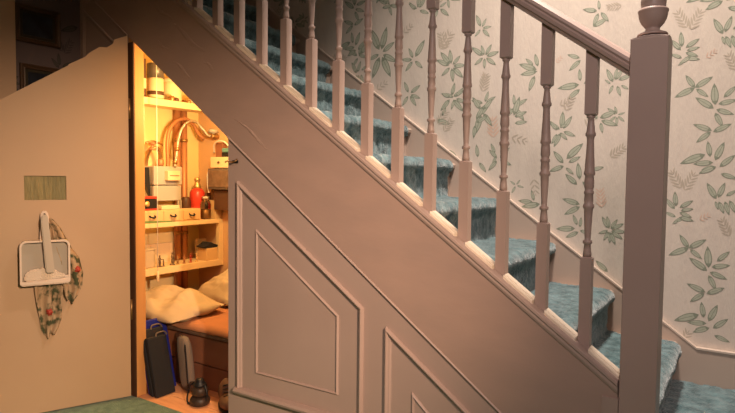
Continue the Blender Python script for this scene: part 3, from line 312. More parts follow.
def frame(bm, pts, w, h, prof):
    """mitred moulding round a closed outline"""
    n = len(pts); P = [Vector(p) for p in pts]
    cen = sum(P, Vector((0,0)))/n
    def inset(o):
        lines = []
        for i in range(n):
            d = (P[(i+1)%n]-P[i]).normalized(); nn = Vector((-d.y,d.x))
            if nn.dot(cen-P[i]) < 0: nn = -nn
            lines.append((P[i]+nn*o, d))
        out = []
        for i in range(n):
            (a,d),(b,e) = lines[i-1], lines[i]
            den = d.x*e.y-d.y*e.x; t = ((b.x-a.x)*e.y-(b.y-a.y)*e.x)/den
            out.append(a+d*t)
        return out
    ks = len(prof)-1; rings = []
    for i,f in enumerate(prof):
        rings.append([bm.verts.new((q.x, -.03-h*f, q.y)) for q in inset(w*i/ks)])
    for A,B in zip(rings, rings[1:]):
        for i in range(n): bm.faces.new((A[i],A[(i+1)%n],B[(i+1)%n],B[i]))
    A,B = rings[-1], rings[0]
    for i in range(n): bm.faces.new((A[i],A[(i+1)%n],B[(i+1)%n],B[i]))
OG = [0,.9,1,.95,.55,.45,.4,.1,0]; BD = [0,.7,1,.7,0]
S = .71
def ol(x0,x1,ztl,zb): return [(x0,zb),(x1,zb),(x1,ztl-S*(x1-x0)),(x0,ztl)]
bm = nb(); frame(bm, ol(.296,.880,-.716,-1.540), .022,.014, OG); build('panel_moulding', bm, PAINT, sp)
bm = nb(); frame(bm, ol(.389,.778,-.896,-1.450), .010,.007, BD); build('panel_bead', bm, PAINT, sp)
bm = nb(); prism(bm, [(-.030,-1.548),(-.052,-1.540),(-.056,-1.530),(-.050,-1.522),(-.030,-1.518)], 'x', .288,.884, bev=.0015); build('panel_sill', bm, PAINT, sp)
bm = nb(); frame(bm, [(.968,-1.56),(1.49,-1.56),(.968,-1.56+.38)], .022,.014, OG); build('panel_moulding', bm, PAINT, sp)
bm = nb(); frame(bm, [(1.066,-1.50),(1.21,-1.50),(1.066,-1.50+.125)], .010,.007, BD); build('panel_bead', bm, PAINT, sp)
bm = nb(); frame(bm, [(-.735,-1.5),(-.44,-1.5),(-.44,-.13),(-.735,.085)], .02,.006, OG); build('panel_moulding', bm, PAINT, sp)
bm = nb(); box(bm, 1.634,1.6735, -.0395,.03, FL,-1.262); build('end_stile', bm, PAINT, sp)
bm = nb(); box(bm, .0,1.0,-.034,-.03,FL,FL+.09) if False else None; bm.free()

# door jambs (left jamb carries the hinges)
bm = nb(); box(bm, -.386,-.345, -.031,.018, FL,low(-.365)+.02, bev=.002)
j = build('trim_2', bm, [JAMB], kind='structure')
bm = nb(); box(bm, -.3855,-.3458, -.0355,-.0312, FL,low(-.345)); build('jamb_shadow_gap', bm, DARKW, j)  # dark strip added for the shadow gap between door and jamb
for z in (-.45,-1.35):
    bm = nb(); lathe(bm, [(.006,0),(.006,.09)], -.372,-.038, z, 10); build('hinge', bm, BRASS, j)
bm = nb()
prism(bm, [(.240,FL),(.262,FL),(.262,low(.262)-.0),(.240,low(.24))], 'y', -.004,.03); build('trim_3', bm, [JAMB], kind='structure')

# small black catch on the spandrel edge
t = thing('door_catch', (.28,-.03,-.645), 'small black cupboard catch screwed to the painted panel at the top corner of the opening', 'catch')
bm = nb(); box(bm, .266,.296, -.034,-.030, -.649,-.637, bev=.0015); build('catch_plate', bm, BLACK, t)
bm = nb(); tube(bm, spline([(.295,-.038,-.634),(.300,-.048,-.640),(.283,-.05,-.645),(.262,-.045,-.642),(.245,-.042,-.640),(.237,-.042,-.646)],4), .0030, 8); build('hook', bm, BRASS, t)

# ------------------------------------------------------------------ the open door
DH = Vector((-.366,-.048,0)); DD = Vector((-.39583,-.91832,0)); DN = Vector((.91832,-.39583,0))
def D(u,d,z): # u along the door from the hinge, d out of its visible face
    v = DH + DD*u + DN*d; return (v.x, v.y, z)
DW = .55; DT = .032
def dtop(u): return -.088 - .665*u
door = thing('door_1', (DH.x,DH.y,FL), None, None, kind='structure')
def dprism(bm, pts, d0, d1, mi=0, bev=0):
    A = [bm.verts.new(D(u,d1,z)) for u,z in pts]; B = [bm.verts.new(D(u,d0,z)) for u,z in pts]
    fs = [bm.faces.new(A), bm.faces.new(B[::-1])]; n = len(pts)
    for i in range(n): fs.append(bm.faces.new((A[i],B[i],B[(i+1)%n],A[(i+1)%n])))
    for f in fs: f.material_index = mi
    if bev: bmesh.ops.bevel(bm, geom=list({e for f in fs for e in f.edges}), offset=bev, segments=2, affect='EDGES')
V0,V1,VZ0,VZ1 = .249,.402,-.806,-.706
bm = nb()  # panel around the vent cut-out (four pieces) 
Z0 = FL+.006
# ragged chipped top edge near the hinge
top = [(DW,dtop(DW)),(.30,dtop(.30)),(.235,dtop(.235)),(.232,dtop(.235)+.006),(.17,dtop(.17)),(.155,dtop(.155)+.008),(.115,dtop(.115)+.012),(.085,dtop(.085)-.006),(.06,dtop(.06)-.003),(.055,dtop(.055)+.012),(.0,dtop(0))]
dprism(bm, [(0,VZ1),(DW,VZ1)]+top, -DT, 0)
dprism(bm, [(0,Z0),(DW,Z0),(DW,VZ0),(0,VZ0)], -DT,0)
dprism(bm, [(0,VZ0),(V0,VZ0),(V0,VZ1),(0,VZ1)], -DT,0)
dprism(bm, [(V1,VZ0),(DW,VZ0),(DW,VZ1),(V1,VZ1)], -DT,0)
bmesh.ops.remove_doubles(bm, verts=bm.verts, dist=.0002)
build('door_panel', bm, DOORP, door)
bm = nb(); dprism(bm, [(V0-.002,VZ0-.002),(V1+.002,VZ0-.002),(V1+.002,VZ1+.002),(V0-.002,VZ1+.002)], -.018,-.013); build('vent_mesh', bm, MESHG, door)
bm = nb(); dprism(bm, [(.33,-.867),(.339,-.867),(.339,-.858),(.33,-.858)], 0,.045, bev=.002); build('hook', bm, BLACK, door)

# dustpan
dp = thing('dustpan', D(.335,.01,-1.15), 'cream plastic dustpan hanging by its handle on the open beige door', 'dustpan')
bm = nb()
U0,U1,ZB,ZT_ = .245,.425,-1.150,-.968
# back plate
def rr(u0,u1,z0,z1,r,rb,k=5):
    pts=[]
    for cx_,cz_,a0,rad in ((u1-rb,z0+rb,-90,rb),(u1-r,z1-r,0,r),(u0+r,z1-r,90,r),(u0+rb,z0+rb,180,rb)):
        for i in range(k+1):
            a = math.radians(a0+90*i/k); pts.append((cx_+rad*math.cos(a), cz_+rad*math.sin(a)))
    return pts
dprism(bm, rr(U0,U1,ZB+.006,ZT_,.022,.006), .030,.034)
build('pan_tray', bm, PANG, dp)
bm = nb()
o_ = rr(U0,U1,ZB+.006,ZT_,.022,.006); i_ = rr(U0+.007,U1-.007,ZB+.018,ZT_-.007,.018,.003)
for d0,d1 in ((.030,.062),):
    Ao=[bm.verts.new(D(u,d1,z)) for u,z in o_]; Ai=[bm.verts.new(D(u,d1,z)) for u,z in i_]
    Bo=[bm.verts.new(D(u,d0,z)) for u,z in o_]; Bi=[bm.verts.new(D(u,d0,z)) for u,z in i_]
    n=len(o_)
    for i in range(n):
        k=(i+1)%n
        for q in ((Ao[i],Ao[k],Ai[k],Ai[i]),(Bo[i],Bi[i],Bi[k],Bo[k]),(Ao[i],Bo[i],Bo[k],Ao[k]),(Ai[i],Ai[k],Bi[k],Bi[i])): bm.faces.new(q)
dprism(bm, [(U0+.002,ZB),(U1-.002,ZB),(U1-.002,ZB+.014),(U0+.002,ZB+.036)], .030,.060, bev=.004)
build('pan_rim', bm, PANM, dp)
bm = nb(); dprism(bm, [(.322,-.972),(.352,-.972),(.350,-.875),(.345,-.853),(.333,-.846),(.322,-.853),(.318,-.875)], .030,.042, bev=.004)
build('pan_handle', bm, PANM, dp)
br = thing('hand_brush', D(.335,.05,-1.14), 'grey handled hand brush clipped inside the cream dustpan on the door', 'brush')
bm = nb(); dprism(bm, [(.303,-1.100),(.335,-1.100),(.350,-.885),(.345,-.864),(.335,-.858),(.325,-.866)], .066,.080, bev=.004)
build('brush_handle', bm, GRIPM, br)
bm = nb()
rnd = random.Random(3)
dprism(bm, [(.262,-1.134),(.408,-1.134),(.412,-1.110),(.395,-1.088),(.355,-1.080),(.345,-1.085),(.335,-1.080),(.322,-1.085),(.30,-1.098),(.275,-1.106),(.258,-1.115)], .036,.060, bev=.006)
build('bristles', bm, BRIST, br)

# printed rag hanging behind the pan
bm = nb()
def lobe(rows, d, ph):
    G=[]
    for ri,(z,ul,ur) in enumerate(rows):
        row=[]
        for k in range(13):
            f=k/12; u=ul+(ur-ul)*f
            dd=d+.014*min(1,ri*.35)*math.sin(f*12+ph+z*9)+.006*noise.noise(Vector((u*20,z*14,ph)))
            zz=z+.010*math.sin(f*7+ph)*(ri>1)
            row.append(bm.verts.new(D(u,max(dd,.003),zz)))
        G.append(row)
    for a,b in zip(G,G[1:]):
        for k in range(12):
            f=bm.faces.new((a[k],a[k+1],b[k+1],b[k])); f.smooth=True
def dense(rows,k=5):
    out=[]
    for a,b in zip(rows,rows[1:]):
        for i in range(k): t=i/k; out.append(tuple(x+(y-x)*t for x,y in zip(a,b)))
    out.append(rows[-1]); return out
lobe(dense([(-.868,.328,.340),(-.92,.30,.335),(-1.0,.29,.36),(-1.10,.26,.375),(-1.18,.27,.372),(-1.24,.275,.365),(-1.30,.275,.355),(-1.345,.29,.350),(-1.372,.305,.338)]), .014, 0)
lobe(dense([(-.868,.322,.335),(-.93,.275,.32),(-1.02,.232,.31),(-1.06,.205,.30),(-1.13,.190,.29),(-1.18,.195,.27),(-1.215,.210,.265),(-1.235,.225,.255)]), .020, 2)
rag = build('cleaning_cloth', bm, CLOTH, None, 'patterned brown and green rag hanging behind the dustpan on the door', 'cloth')
md = rag.modifiers.new('s','SOLIDIFY'); md.thickness=.002
# red printed rose on the rag
for (u,z) in ((.322,-1.270),(.215,-1.10)):
    bm = nb(); blob(bm, D(u,.027,z), (.014,.010,.014), 3, .7, 5)
    build('printed_rose', bm, REDD, rag, 'dark red printed flower')

# pictures on the hall wall
def picture(y0,y1,z0,z1,label,first=None):
    t = thing('framed_picture', (XW,(y0+y1)/2,z0), label, 'picture', 'framed pictures on the hall wall')
    bm = nb()
    pts=[(y0,z0),(y1,z0),(y1,z1),(y0,z1)]
    def ins(o): return [(y0+o,z0+o),(y1-o,z0+o),(y1-o,z1-o),(y0+o,z1-o)]
    rings=[[bm.verts.new((XW+h,y,z)) for y,z in ins(o)] for o,h in ((0,.002),(0,.014),(.005,.018),(.014,.012),(.019,.014),(.022,.006))]
    for A,B in zip(rings,rings[1:]):
        for i in range(4): bm.faces.new((A[i],A[(i+1)%4],B[(i+1)%4],B[i]))
    build('picture_frame', bm, GILT, t)
    bm=nb(); prism(bm, ins(.021), 'x', XW+.002, XW+.006); build('mount', bm, PICM, t)
    bm=nb(); prism(bm, ins(.034), 'x', XW+.006, XW+.008); build('picture_image', bm, PICD, t)
picture(-.330,-.132,-.118,.045,'dark framed picture in gilt wood, upper of two on the hall wall')
picture(-.312,-.130,-.375,-.212,'dark framed picture in gilt wood, lower of two, half hidden by the open door')

# ------------------------------------------------------------------ stairs
NOS = [(1.740-.2336*k, -1.295+.17*k) for k in range(0,13)]
stairs = thing('staircase', (1.6,.42,FL), 'closed string painted staircase rising to the left over the cupboard', 'staircase')
# outer string: deep painted board with slightly dented surface
bm = nb()
xs = [XW+.002 + (1.671-XW-.002)*i/60 for i in range(61)]
xs = [-1.35,-1.0,XW-.04] + xs
def strg(y0,y1):
    A=[];B=[];E=[];F=[]
    for x in xs:
        A.append(bm.verts.new((x,y0,-.030-T*x))); B.append(bm.verts.new((x,y0,low(x)-.0)))
        E.append(bm.verts.new((x,y1,-.030-T*x))); F.append(bm.verts.new((x,y1,low(x)-.0)))
    for i in range(len(xs)-1):
        for q in ((A[i],A[i+1],B[i+1],B[i]),(E[i],F[i],F[i+1],E[i+1]),(A[i],E[i],E[i+1],A[i+1]),(B[i],B[i+1],F[i+1],F[i])): bm.faces.new(q)
    bm.faces.new((A[0],B[0],F[0],E[0])); bm.faces.new((A[-1],E[-1],F[-1],B[-1]))
strg(-.034,.0)
build('outer_string', bm, STRING, stairs)
# thin bead along the lower edge of the string
for a_,b_ in ((XW+.01,-.39),(.24,1.636)):
    bm = nb(); strip(bm, (a_,low(a_)-.003), (b_,low(b_)-.003), .008,.004, 1, -.034)
    build('string_bead', bm, PAINT, stairs)
# scrapes of thick paint on the string
rnd = random.Random(5)
for cx_,off,ln,w in ((.02,-.13,.20,.020),(-.14,-.12,.13,.016),(.13,-.165,.07,.012),(-.02,-.28,.12,.014),(-.14,-.26,.08,.012),(.36,-.27,.20,.010)):
    bm = nb(); n=22; m=8; G=[]
    for i in range(n+1):
        t=i/n; row=[]
        for j2 in range(m+1):
            s_=j2/m*2-1
            x=cx_+ln*(t-.5)+.01*s_; wv=w*(math.sin(PI*t)**.5)*(.75+.4*noise.noise(Vector((t*6,cx_*9,0))))
            z=-T*x+off+.006*math.sin(t*7+cx_*30)+s_*wv
            row.append(bm.verts.new((x,-.0338-.0030*max(0,1-s_*s_)*math.sin(PI*t)*(.6+.8*noise.noise(Vector((t*9,s_*2,cx_*7)))),z)))
        G.append(row)
    for A,B in zip(G,G[1:]):
        for j2 in range(m):
            f=bm.faces.new((A[j2],B[j2],B[j2+1],A[j2+1])); f.smooth=True
    bmesh.ops.remove_doubles(bm, verts=bm.verts, dist=.00005)
    build('paint_scrape', bm, STRING, stairs)
# wall string (skirting) following the stairs, then level over the landing
SK = .018
zs = lambda x: -.022 - T*x
bm = nb()
X1 = 1.795; ZL = zs(X1)
def skp(y0,y1,dz0):
    pts = [(-1.5,zs(-1.5)-.30),(X1-.10,ZL-.30),(X1-.1,-1.47),(3.78,-1.47),(3.78,ZL),(X1,ZL),(-1.5,zs(-1.5))]
    pts = [(x,z-dz0 if z>-1.47 and (x in(3.78,X1) and z==ZL or z==zs(-1.5)) else z) for x,z in pts]
    prism(bm, pts, 'y', y0,y1)
prism(bm, [(-1.5,zs(-1.5)-.34),(X1-.02,ZL-.34),(X1-.02,ZL-.02),(X1,ZL),(-1.5,zs(-1.5))][::1], 'y', .848, YB)
build('wall_string', bm, SKIRT, stairs)
bm = nb(); prism(bm, [(-1.5,zs(-1.5)),(X1,ZL),(X1,ZL+.007),(-1.5,zs(-1.5)+.007)], 'y', .845, YB-.0005); build('lit_string_edge', bm, LITEDGE, stairs)  # added pale strip, the bright lit edge along the wall string
bm = nb()
prism(bm, [(X1-.10,-1.46),(3.79,-1.46),(3.79,ZL),(X1,ZL),(X1-.10,ZL+.0725)], 'y', .847, YB)
build('baseboard_back', bm, [SKIRT], kind='structure')
bm = nb(); box(bm, X1,3.79, .844,YB-.0005, ZL,ZL+.007); build('lit_baseboard_edge', bm, [LITEDGE], kind='structure')  # same lit edge continued as a pale strip over the baseboard
# treads and risers of bare painted timber at the edges of the carpet
tp = None
for k in range(0,13):
    x,z = NOS[k]
    bm = nb(); prism(bm, [(x-.275,z-.014),(x-.012,z-.014),(x-.006,z-.022),(x-.008,z-.034),(x-.016,z-.038),(x-.275,z-.038)], 'y', .001,.8475)
    build('tread', bm, SKIRT, stairs)
    zb = (z-.17+.0) if k else -1.456
    bm = nb(); prism(bm, [(x-.050,zb-.014 if k else zb),(x-.034,zb-.014 if k else zb),(x-.034,z-.038),(x-.050,z-.038)], 'y', .001,.8475)
    build('riser', bm, SKIRT, stairs)

# plush runner over all the steps: thick rounded nosings
prof = []
def add(x,z):
    prof.append((x,z))
for k in range(0,13):
    x,z = NOS[k]
    if k == 0: base = -1.450
    else: base = NOS[k-1][1]
    R = .028
    # riser from base up to under the nosing
    x_r = x-.020
    add(x_r+.004, base+.004)
    for i in range(1,6): add(x_r+.001, base+.004+(z-2*R-base-.008)*i/6)
    for i in range(0,9):
        a = -70+160*i/8
        add(x-R+.004+R*1.15*math.cos(math.radians(a)), z-R+R*math.sin(math.radians(a)))
    for i in range(1,8): add(x-R-(.2336-R-.008)*i/7.5, z-.0005)
# resample
def resample(p, step):
    out=[Vector(p[0])]; carry=0
    for a,b in zip(p,p[1:]):
        a=Vector(a);b=Vector(b);L=(b-a).length
        if L<1e-6: continue
        n=max(1,round(L/step))
        for i in range(1,n+1): out.append(a+(b-a)*i/n)
    return out
P = resample(prof,.0085)
bm = nb(); rows=[]
NY = 92; Y0,Y1 = .004,.800
for i,p in enumerate(P):
    a=P[max(i-1,0)]; b=P[min(i+1,len(P)-1)]; d=(b-a).normalized(); n=Vector((d.y,-d.x))
    if n.x < 0 and n.y < 0: n=-n
    if n.dot(Vector((1,1)))<0: n=-n
    row=[]
    for j in range(NY+1):
        y=Y0+(Y1-Y0)*j/NY
        q=Vector((p.x*24,y*24,p.y*24))
        h=.004*noise.noise(q*.6)+.0035*noise.noise(q*2.3)+.0050*noise.noise(q*5.1)
        edge=min(1,(Y1-y)/.03); h=h+.006*(edge**.5)-.003
        row.append(bm.verts.new((p.x+n.x*h,y,p.y+n.y*h)))
    rows.append(row)
for A,B in zip(rows,rows[1:]):
    for j in range(NY):
        f=bm.faces.new((A[j],A[j+1],B[j+1],B[j])); f.smooth=True
# side edge
side=[bm.verts.new((p.x-.010*0.7,Y1+.0,p.y-.010*0.7)) for p in P]
for i in range(len(P)-1): bm.faces.new((rows[i][-1],side[i],side[i+1],rows[i+1][-1]))
build('stair_carpet', bm, CARPET, None, 'shaggy teal green stair carpet running down over all the steps', 'carpet')

# landing at the foot of the stairs
bm = nb(); prism(bm, [(1.69,.06),(3.79,.06),(3.79,YB-.001),(1.69,YB-.001)], 'z', FL+.001,-1.466)
build('floor_landing', bm, [SKIRT], kind='structure')
bm = nb(); NX=150; NYY=70; g=[]
for i in range(NX+1):
    r=[]
    for j in range(NYY+1):
        x=1.714+(2.7-1.714)*i/NX; y=.062+(.845-.062)*j/NYY
        q=Vector((x*24,y*24,3)); 
        r.append(bm.verts.new((x,y,-1.455+.004*noise.noise(q)+.004*noise.noise(q*2.7)+.003*noise.noise(q*6))))
    g.append(r)
for A,B in zip(g,g[1:]):
    for j in range(NYY):
        f=bm.faces.new((A[j],B[j],B[j+1],A[j+1])); f.smooth=True
build('landing_carpet', bm, CARPET, None, 'shaggy teal carpet covering the landing at the foot of the stairs', 'carpet')

# ------------------------------------------------------------------ balustrade
bal = thing('balustrade', (1.0,.015,-.73), 'painted balustrade of turned balusters with handrail and newel post', 'balustrade')
XA,XB = -1.2,1.671
# base rail (string capping)
def slopebar(bm, x0,x1, y0,y1, zo0,zo1, bev=0):
    prism(bm, [(x0,-T*x0+zo0),(x1,-T*x1+zo0),(x1,-T*x1+zo1),(x0,-T*x0+zo1)], 'y', y0,y1, bev=bev)
bm = nb()
def slopeprof(bm, x0,x1,pr):
    A=[bm.verts.new((x0,y,-T*x0+z)) for y,z in pr]; B=[bm.verts.new((x1,y,-T*x1+z)) for y,z in pr]
    n=len(pr)
    for i in range(n): bm.faces.new((A[i],B[i],B[(i+1)%n],A[(i+1)%n]))
    bm.faces.new(A[::-1]); bm.faces.new(B)
slopeprof(bm, XA,XB, [(-.034,-.036),(-.038,-.032),(-.040,-.024),(-.039,-.016),(-.043,-.011),(-.042,-.003),(-.038,.000),(-.028,.000),(-.024,-.002),(-.003,-.002),(-.003,-.012),(.032,-.012),(.032,.0),(.042,.0),(.046,-.006),(.046,-.03),(.001,-.03),(.001,-.036)])
build('base_rail', bm, PAINT, bal)
# handrail
bm = nb(); H=.784
pr = [(-.012,H),(-.016,H+.008),(-.021,H+.012),(-.023,H+.022),(-.020,H+.028),(-.023,H+.034),(-.022,H+.043),(-.012,H+.053),(.002,H+.058),(.020,H+.059),(.032,H+.055),(.046,H+.040),(.048,H+.034),(.045,H+.028),(.048,H+.022),(.046,H+.012),(.041,H+.008),(.037,H)]
slopeprof(bm, XA,XB, pr)
build('handrail', bm, PAINT, bal)
# one baluster
W_=.0298; R_=W_/2
def baluster_mesh(bm, cx, cy, base):
    """square block, turned middle, square block; base = z of the rail at the left front edge"""
    h2,h1,h0 = .229,.609,.80
    def blk(za,zb,chb,cht):
        c=.0035
        rings=[]
        for z,s in ([(za,R_),(za+0,R_)] if not chb else [(za,R_-.004),(za+.004,R_)])+([(zb,R_)] if not cht else [(zb-.004,R_),(zb,R_-.004)]):
            rings.append([bm.verts.new((cx+sx*s*1,cy+sy*s*1,z)) for sx,sy in ((-1,-1),(1,-1),(1,1),(-1,1))])
        if not chb: rings=rings[1:]
        for A,B in zip(rings,rings[1:]):
            for i in range(4): bm.faces.new((A[i],A[(i+1)%4],B[(i+1)%4],B[i]))
        bm.faces.new(rings[0][::-1]); bm.faces.new(rings[-1])
    blk(base-.035,base+h2,False,True)
    blk(base+h1,base+h0,True,False)
    L=h1-h2; s=R_
    # from the top (t=0) down to t=1
    pr=[(0,.80),(.012,.80),(.02,.62),(.045,.66),(.11,.80),(.125,.92),(.14,.92),(.15,.74),(.17,.70),(.25,.76),(.34,.86),(.385,.90),(.40,.98),(.415,.98),(.425,.80),(.45,.88),(.50,.90),(.515,.80),(.53,.80),(.535,.90),(.55,.90),(.555,.80),(.60,.86),(.62,.80),(.63,.98),(.65,.98),(.66,.82),(.72,.78),(.80,.70),(.86,.64),(.88,.64),(.885,.86),(.905,.86),(.91,.66),(.95,.74),(.975,.80),(1,.80)]
    prof=[(s*(.98-(.98-r)*1.3), base+h2+L*(1-t)) for t,r in pr][::-1]
    lathe(bm, prof, cx, cy, 0, 18)
bm = nb(); baluster_mesh(bm, .015,.0149,0)
b0 = build('baluster', bm, PAINT, bal, loc=(.015,.0149,.38))
base0 = Vector((.015,.0149,.38)) - wloc(bal)
for k in range(-5,14):
    x=.12*k; b = b0 if k==-5 else b0.copy()
    if k!=-5: C.objects.link(b); b.parent=bal
    b.location = base0 + Vector((x,0,-T*x))
# fillets between the balusters, top and bottom
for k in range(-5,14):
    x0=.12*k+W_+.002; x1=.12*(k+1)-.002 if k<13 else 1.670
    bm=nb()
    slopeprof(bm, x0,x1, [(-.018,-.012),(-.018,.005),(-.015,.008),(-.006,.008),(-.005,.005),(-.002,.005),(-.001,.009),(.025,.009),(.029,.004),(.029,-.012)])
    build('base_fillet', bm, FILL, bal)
# newel post with turned finial
nx0,nx1,ny0,ny1 = 1.674,1.760,-.034,.052
npz = -.340
bm = nb()
prism(bm, [(nx0,ny0),(nx1,ny0),(nx1,ny1),(nx0,ny1)], 'z', FL+.002, npz-.004, bev=.002)
G=[]
for i in range(13):
    row=[]
    for j2 in range(13):
        a_=i/12*2-1; b_=j2/12*2-1
        row.append(bm.verts.new(((nx0+nx1)/2+a_*.0425,(ny0+ny1)/2+b_*.0425,npz-.005+.012*(1-(a_*a_+b_*b_)/2))))
    G.append(row)
for A,B in zip(G,G[1:]):
    for j2 in range(12):
        f=bm.faces.new((A[j2],B[j2],B[j2+1],A[j2+1])); f.smooth=True
for seq in (G[0],G[-1],[r[0] for r in G],[r[-1] for r in G]):
    for p_,q_ in zip(seq,seq[1:]):
        bm.faces.new((p_,q_,bm.verts.new((q_.co.x,q_.co.y,npz-.006)),bm.verts.new((p_.co.x,p_.co.y,npz-.006))))
nw = build('newel_post', bm, PAINT, bal)
cx_,cy_ = (nx0+nx1)/2,(ny0+ny1)/2
bm = nb()
lathe(bm, [(.034,0),(.036,.002),(.034,.006),(.026,.009),(.018,.013),(.016,.018),(.019,.022),(.026,.030),(.031,.040),(.0335,.050),(.034,.056),(.0355,.060),(.0355,.064),(.032,.067),(.029,.069),(.029,.078),(.030,.088),(.027,.098),(.021,.107),(.012,.113),(.003,.116)], cx_+.001,cy_,npz+.006, 32)
build('finial', bm, PAINT, nw)

# ------------------------------------------------------------------ shelves in the cupboard
XF,XE = -.710,-.872
sh = thing('shelf_unit', (-.79,.42,FL), 'cream painted shelves fixed across the end wall of the under stair cupboard', 'shelf')
for zt,zb in ((-.290,-.326),(-.955,-.980),(-1.200,-1.236)):
    bm = nb(); box(bm, XE,XF-.014, .03,.823, zb+.008,zt); box(bm, XF-.014,XF, .03,.823, zb,zt, bev=.0015)
    build('shelf_board', bm, SHELFM, sh)
bm = nb(); box(bm, XF-.03,XF-.001, .794,.8245, -1.236,-.98); build('shelf_upright', bm, SHELFM, sh)
bm = nb(); box(bm, -.93,XF, .0,.028, FL,.10); build('shelf_side', bm, SHELFM, sh)

# copper risers behind the shelves
for y,lab in ((.640,'vertical copper pipe on the end wall, left of the two'),(.688,'vertical copper pipe on the end wall, right of the two')):
    bm = nb(); tube(bm, [(-.900,y,FL+.0),(-.900,y,-1.0),(-.900,y,-.25)], .0205, 16)
    t = build('copper_pipe', bm, COPPER, None, lab, 'pipe', 'copper pipes on the end wall')
    for z in (-.50,-1.05):
        bm = nb(); lathe(bm, [(.0235,0),(.0235,.02)], -.900,y,z,16); build('pipe_clip', bm, BRASS, t)
# thick bent copper loop and braided hose
Z=spline
bm = nb(); tube(bm, Z([(-.835,.515,-.842),(-.835,.520,-.74),(-.835,.522,-.62),(-.84,.525,-.50),(-.84,.548,-.425),(-.84,.60,-.378),(-.84,.66,-.368),(-.84,.715,-.40),(-.84,.745,-.445),(-.83,.78,-.475)],6), .0105, 12)
lp = build('copper_loop', bm, COPPER, None, 'thick copper pipe bent over in an arch above the grey meter box', 'pipe')
bm = nb(); tube(bm, Z([(-.790,.535,-.650),(-.790,.548,-.58),(-.79,.56,-.50),(-.79,.585,-.43),(-.79,.635,-.385),(-.79,.69,-.385),(-.785,.73,-.42),(-.775,.755,-.452),(-.765,.775,-.462)],6), .008, 10)
ho = build('flexible_hose', bm, CHROME, None, 'braided silver hose arching from the meter box to the grey valve', 'hose')
for z in (-.635,-.56):
    bm = nb(); lathe(bm, [(.012,0),(.014,.004),(.014,.018),(.012,.022)], -.790,.537+(z+.635)*.2,z,6); build('hose_nut', bm, BRASS, ho)
t = thing('stop_valve', (-.76,.79,-.47), 'grey wheel stop valve at the end of the braided hose', 'valve')
bm = nb(); M=Matrix.Rotation(PI/2,4,'Y'); lathe(bm, [(.012,-.04),(.016,-.03),(.016,.01),(.012,.02)], -.758,.795,-.462,12,mtx=Matrix.Rotation(PI/2,4,'X')); build('valve_body', bm, BRASS, t)
bm = nb(); lathe(bm, [(.008,0),(.008,.012),(.026,.014),(.030,.022),(.028,.032),(.012,.036)], -.758,.79,-.455,14); build('hand_wheel', bm, GREYM, t)
# brass tap cluster on the left of the shelf zone
t = thing('brass_stopcock', (-.90,.43,-.66), 'aged brass stopcock pipework on the end wall above the black wedge', 'stopcock')
bm = nb(); tube(bm, Z([(-.90,.42,-.70),(-.89,.42,-.62),(-.86,.42,-.56),(-.84,.44,-.545),(-.84,.47,-.56),(-.85,.485,-.62),(-.85,.485,-.66)],5), .011, 10); build('tap_pipe', bm, BRASS, t)
bm = nb(); lathe(bm, [(.02,0),(.024,.008),(.010,.016),(.008,.03),(.022,.034),(.022,.042),(.006,.046)], -.84,.425,-.56,10); build('tap_head', bm, COPPER, t)
bm = nb(); lathe(bm, [(.015,0),(.018,.01),(.018,.03),(.012,.04)], -.85,.485,-.645,8); build('tap_head', bm, COPPER, t)
bm = nb(); tube(bm, Z([(-.86,.395,-.52),(-.85,.44,-.51),(-.85,.50,-.525)],5), .006,8); build('tap_lever', bm, BRASS, t)
# meter box
t = thing('meter_box', (-.86,.495,-.835), 'grey metal meter box mounted on the end wall under the braided hose', 'meter')
bm = nb(); box(bm, -.928,-.795, .400,.590, -.752,-.648, bev=.004); build('meter_lid', bm, GREYM, t)
bm = nb(); box(bm, -.928,-.800, .402,.588, -.842,-.756, bev=.004); build('meter_case', bm, GREYM, t)
bm = nb(); box(bm, -.798,-.765, .470,.555, -.728,-.672, bev=.004); build('white_switch_box', bm, CREAMP, t, 'small cream plastic switch box with a slot')
bm = nb(); box(bm, -.7655,-.7635, .482,.545, -.702,-.698); build('switch_slot', bm, DARKW, t)
bm = nb(); box(bm, -.812,-.800, .565,.572, -.95,-.842); box(bm, -.812,-.800,.582,.589,-.95,-.842); build('meter_leg', bm, GREYM, t)
# black wedge board leaning beside the meter
bm = nb(); prism(bm, [(.325,-.66),(.388,-.655),(.395,-.815),(.380,-.79)], 'x', -.84,-.82); build('black_offcut', bm, BLACK, None, 'thin black triangular offcut standing above the red and black tin', 'offcut')
# small drawer box
t = thing('drawer_box', (-.76,.5,-.955), 'long low wooden box with three small drawers on the middle shelf', 'drawer box')
bm = nb(); box(bm, -.800,-.722, .262,.662, -.9545,-.888, bev=.003); build('box_case', bm, TAN, t)
for yy in (.272,.405,.535):
    bm = nb(); box(bm, -.723,-.717, yy,yy+.115, -.948,-.895, bev=.002); d=build('drawer', bm, TAN, t)
    yc=yy+.057
    bm = nb(); tube(bm, Z([(-.717,yc-.016,-.916),(-.706,yc-.014,-.922),(-.703,yc,-.926),(-.706,yc+.014,-.922),(-.717,yc+.016,-.916)],3), .0045,8); build('drawer_handle', bm, BLACK, d)
bm = nb()
prism(bm, [(.27,-.9545),(.48,-.9545),(.44,-.947),(.27,-.940)], 'x', -.7165,-.7115); build('green_cloth', bm, GREENM, None, 'folded green cloth on the front edge of the middle shelf', 'cloth')
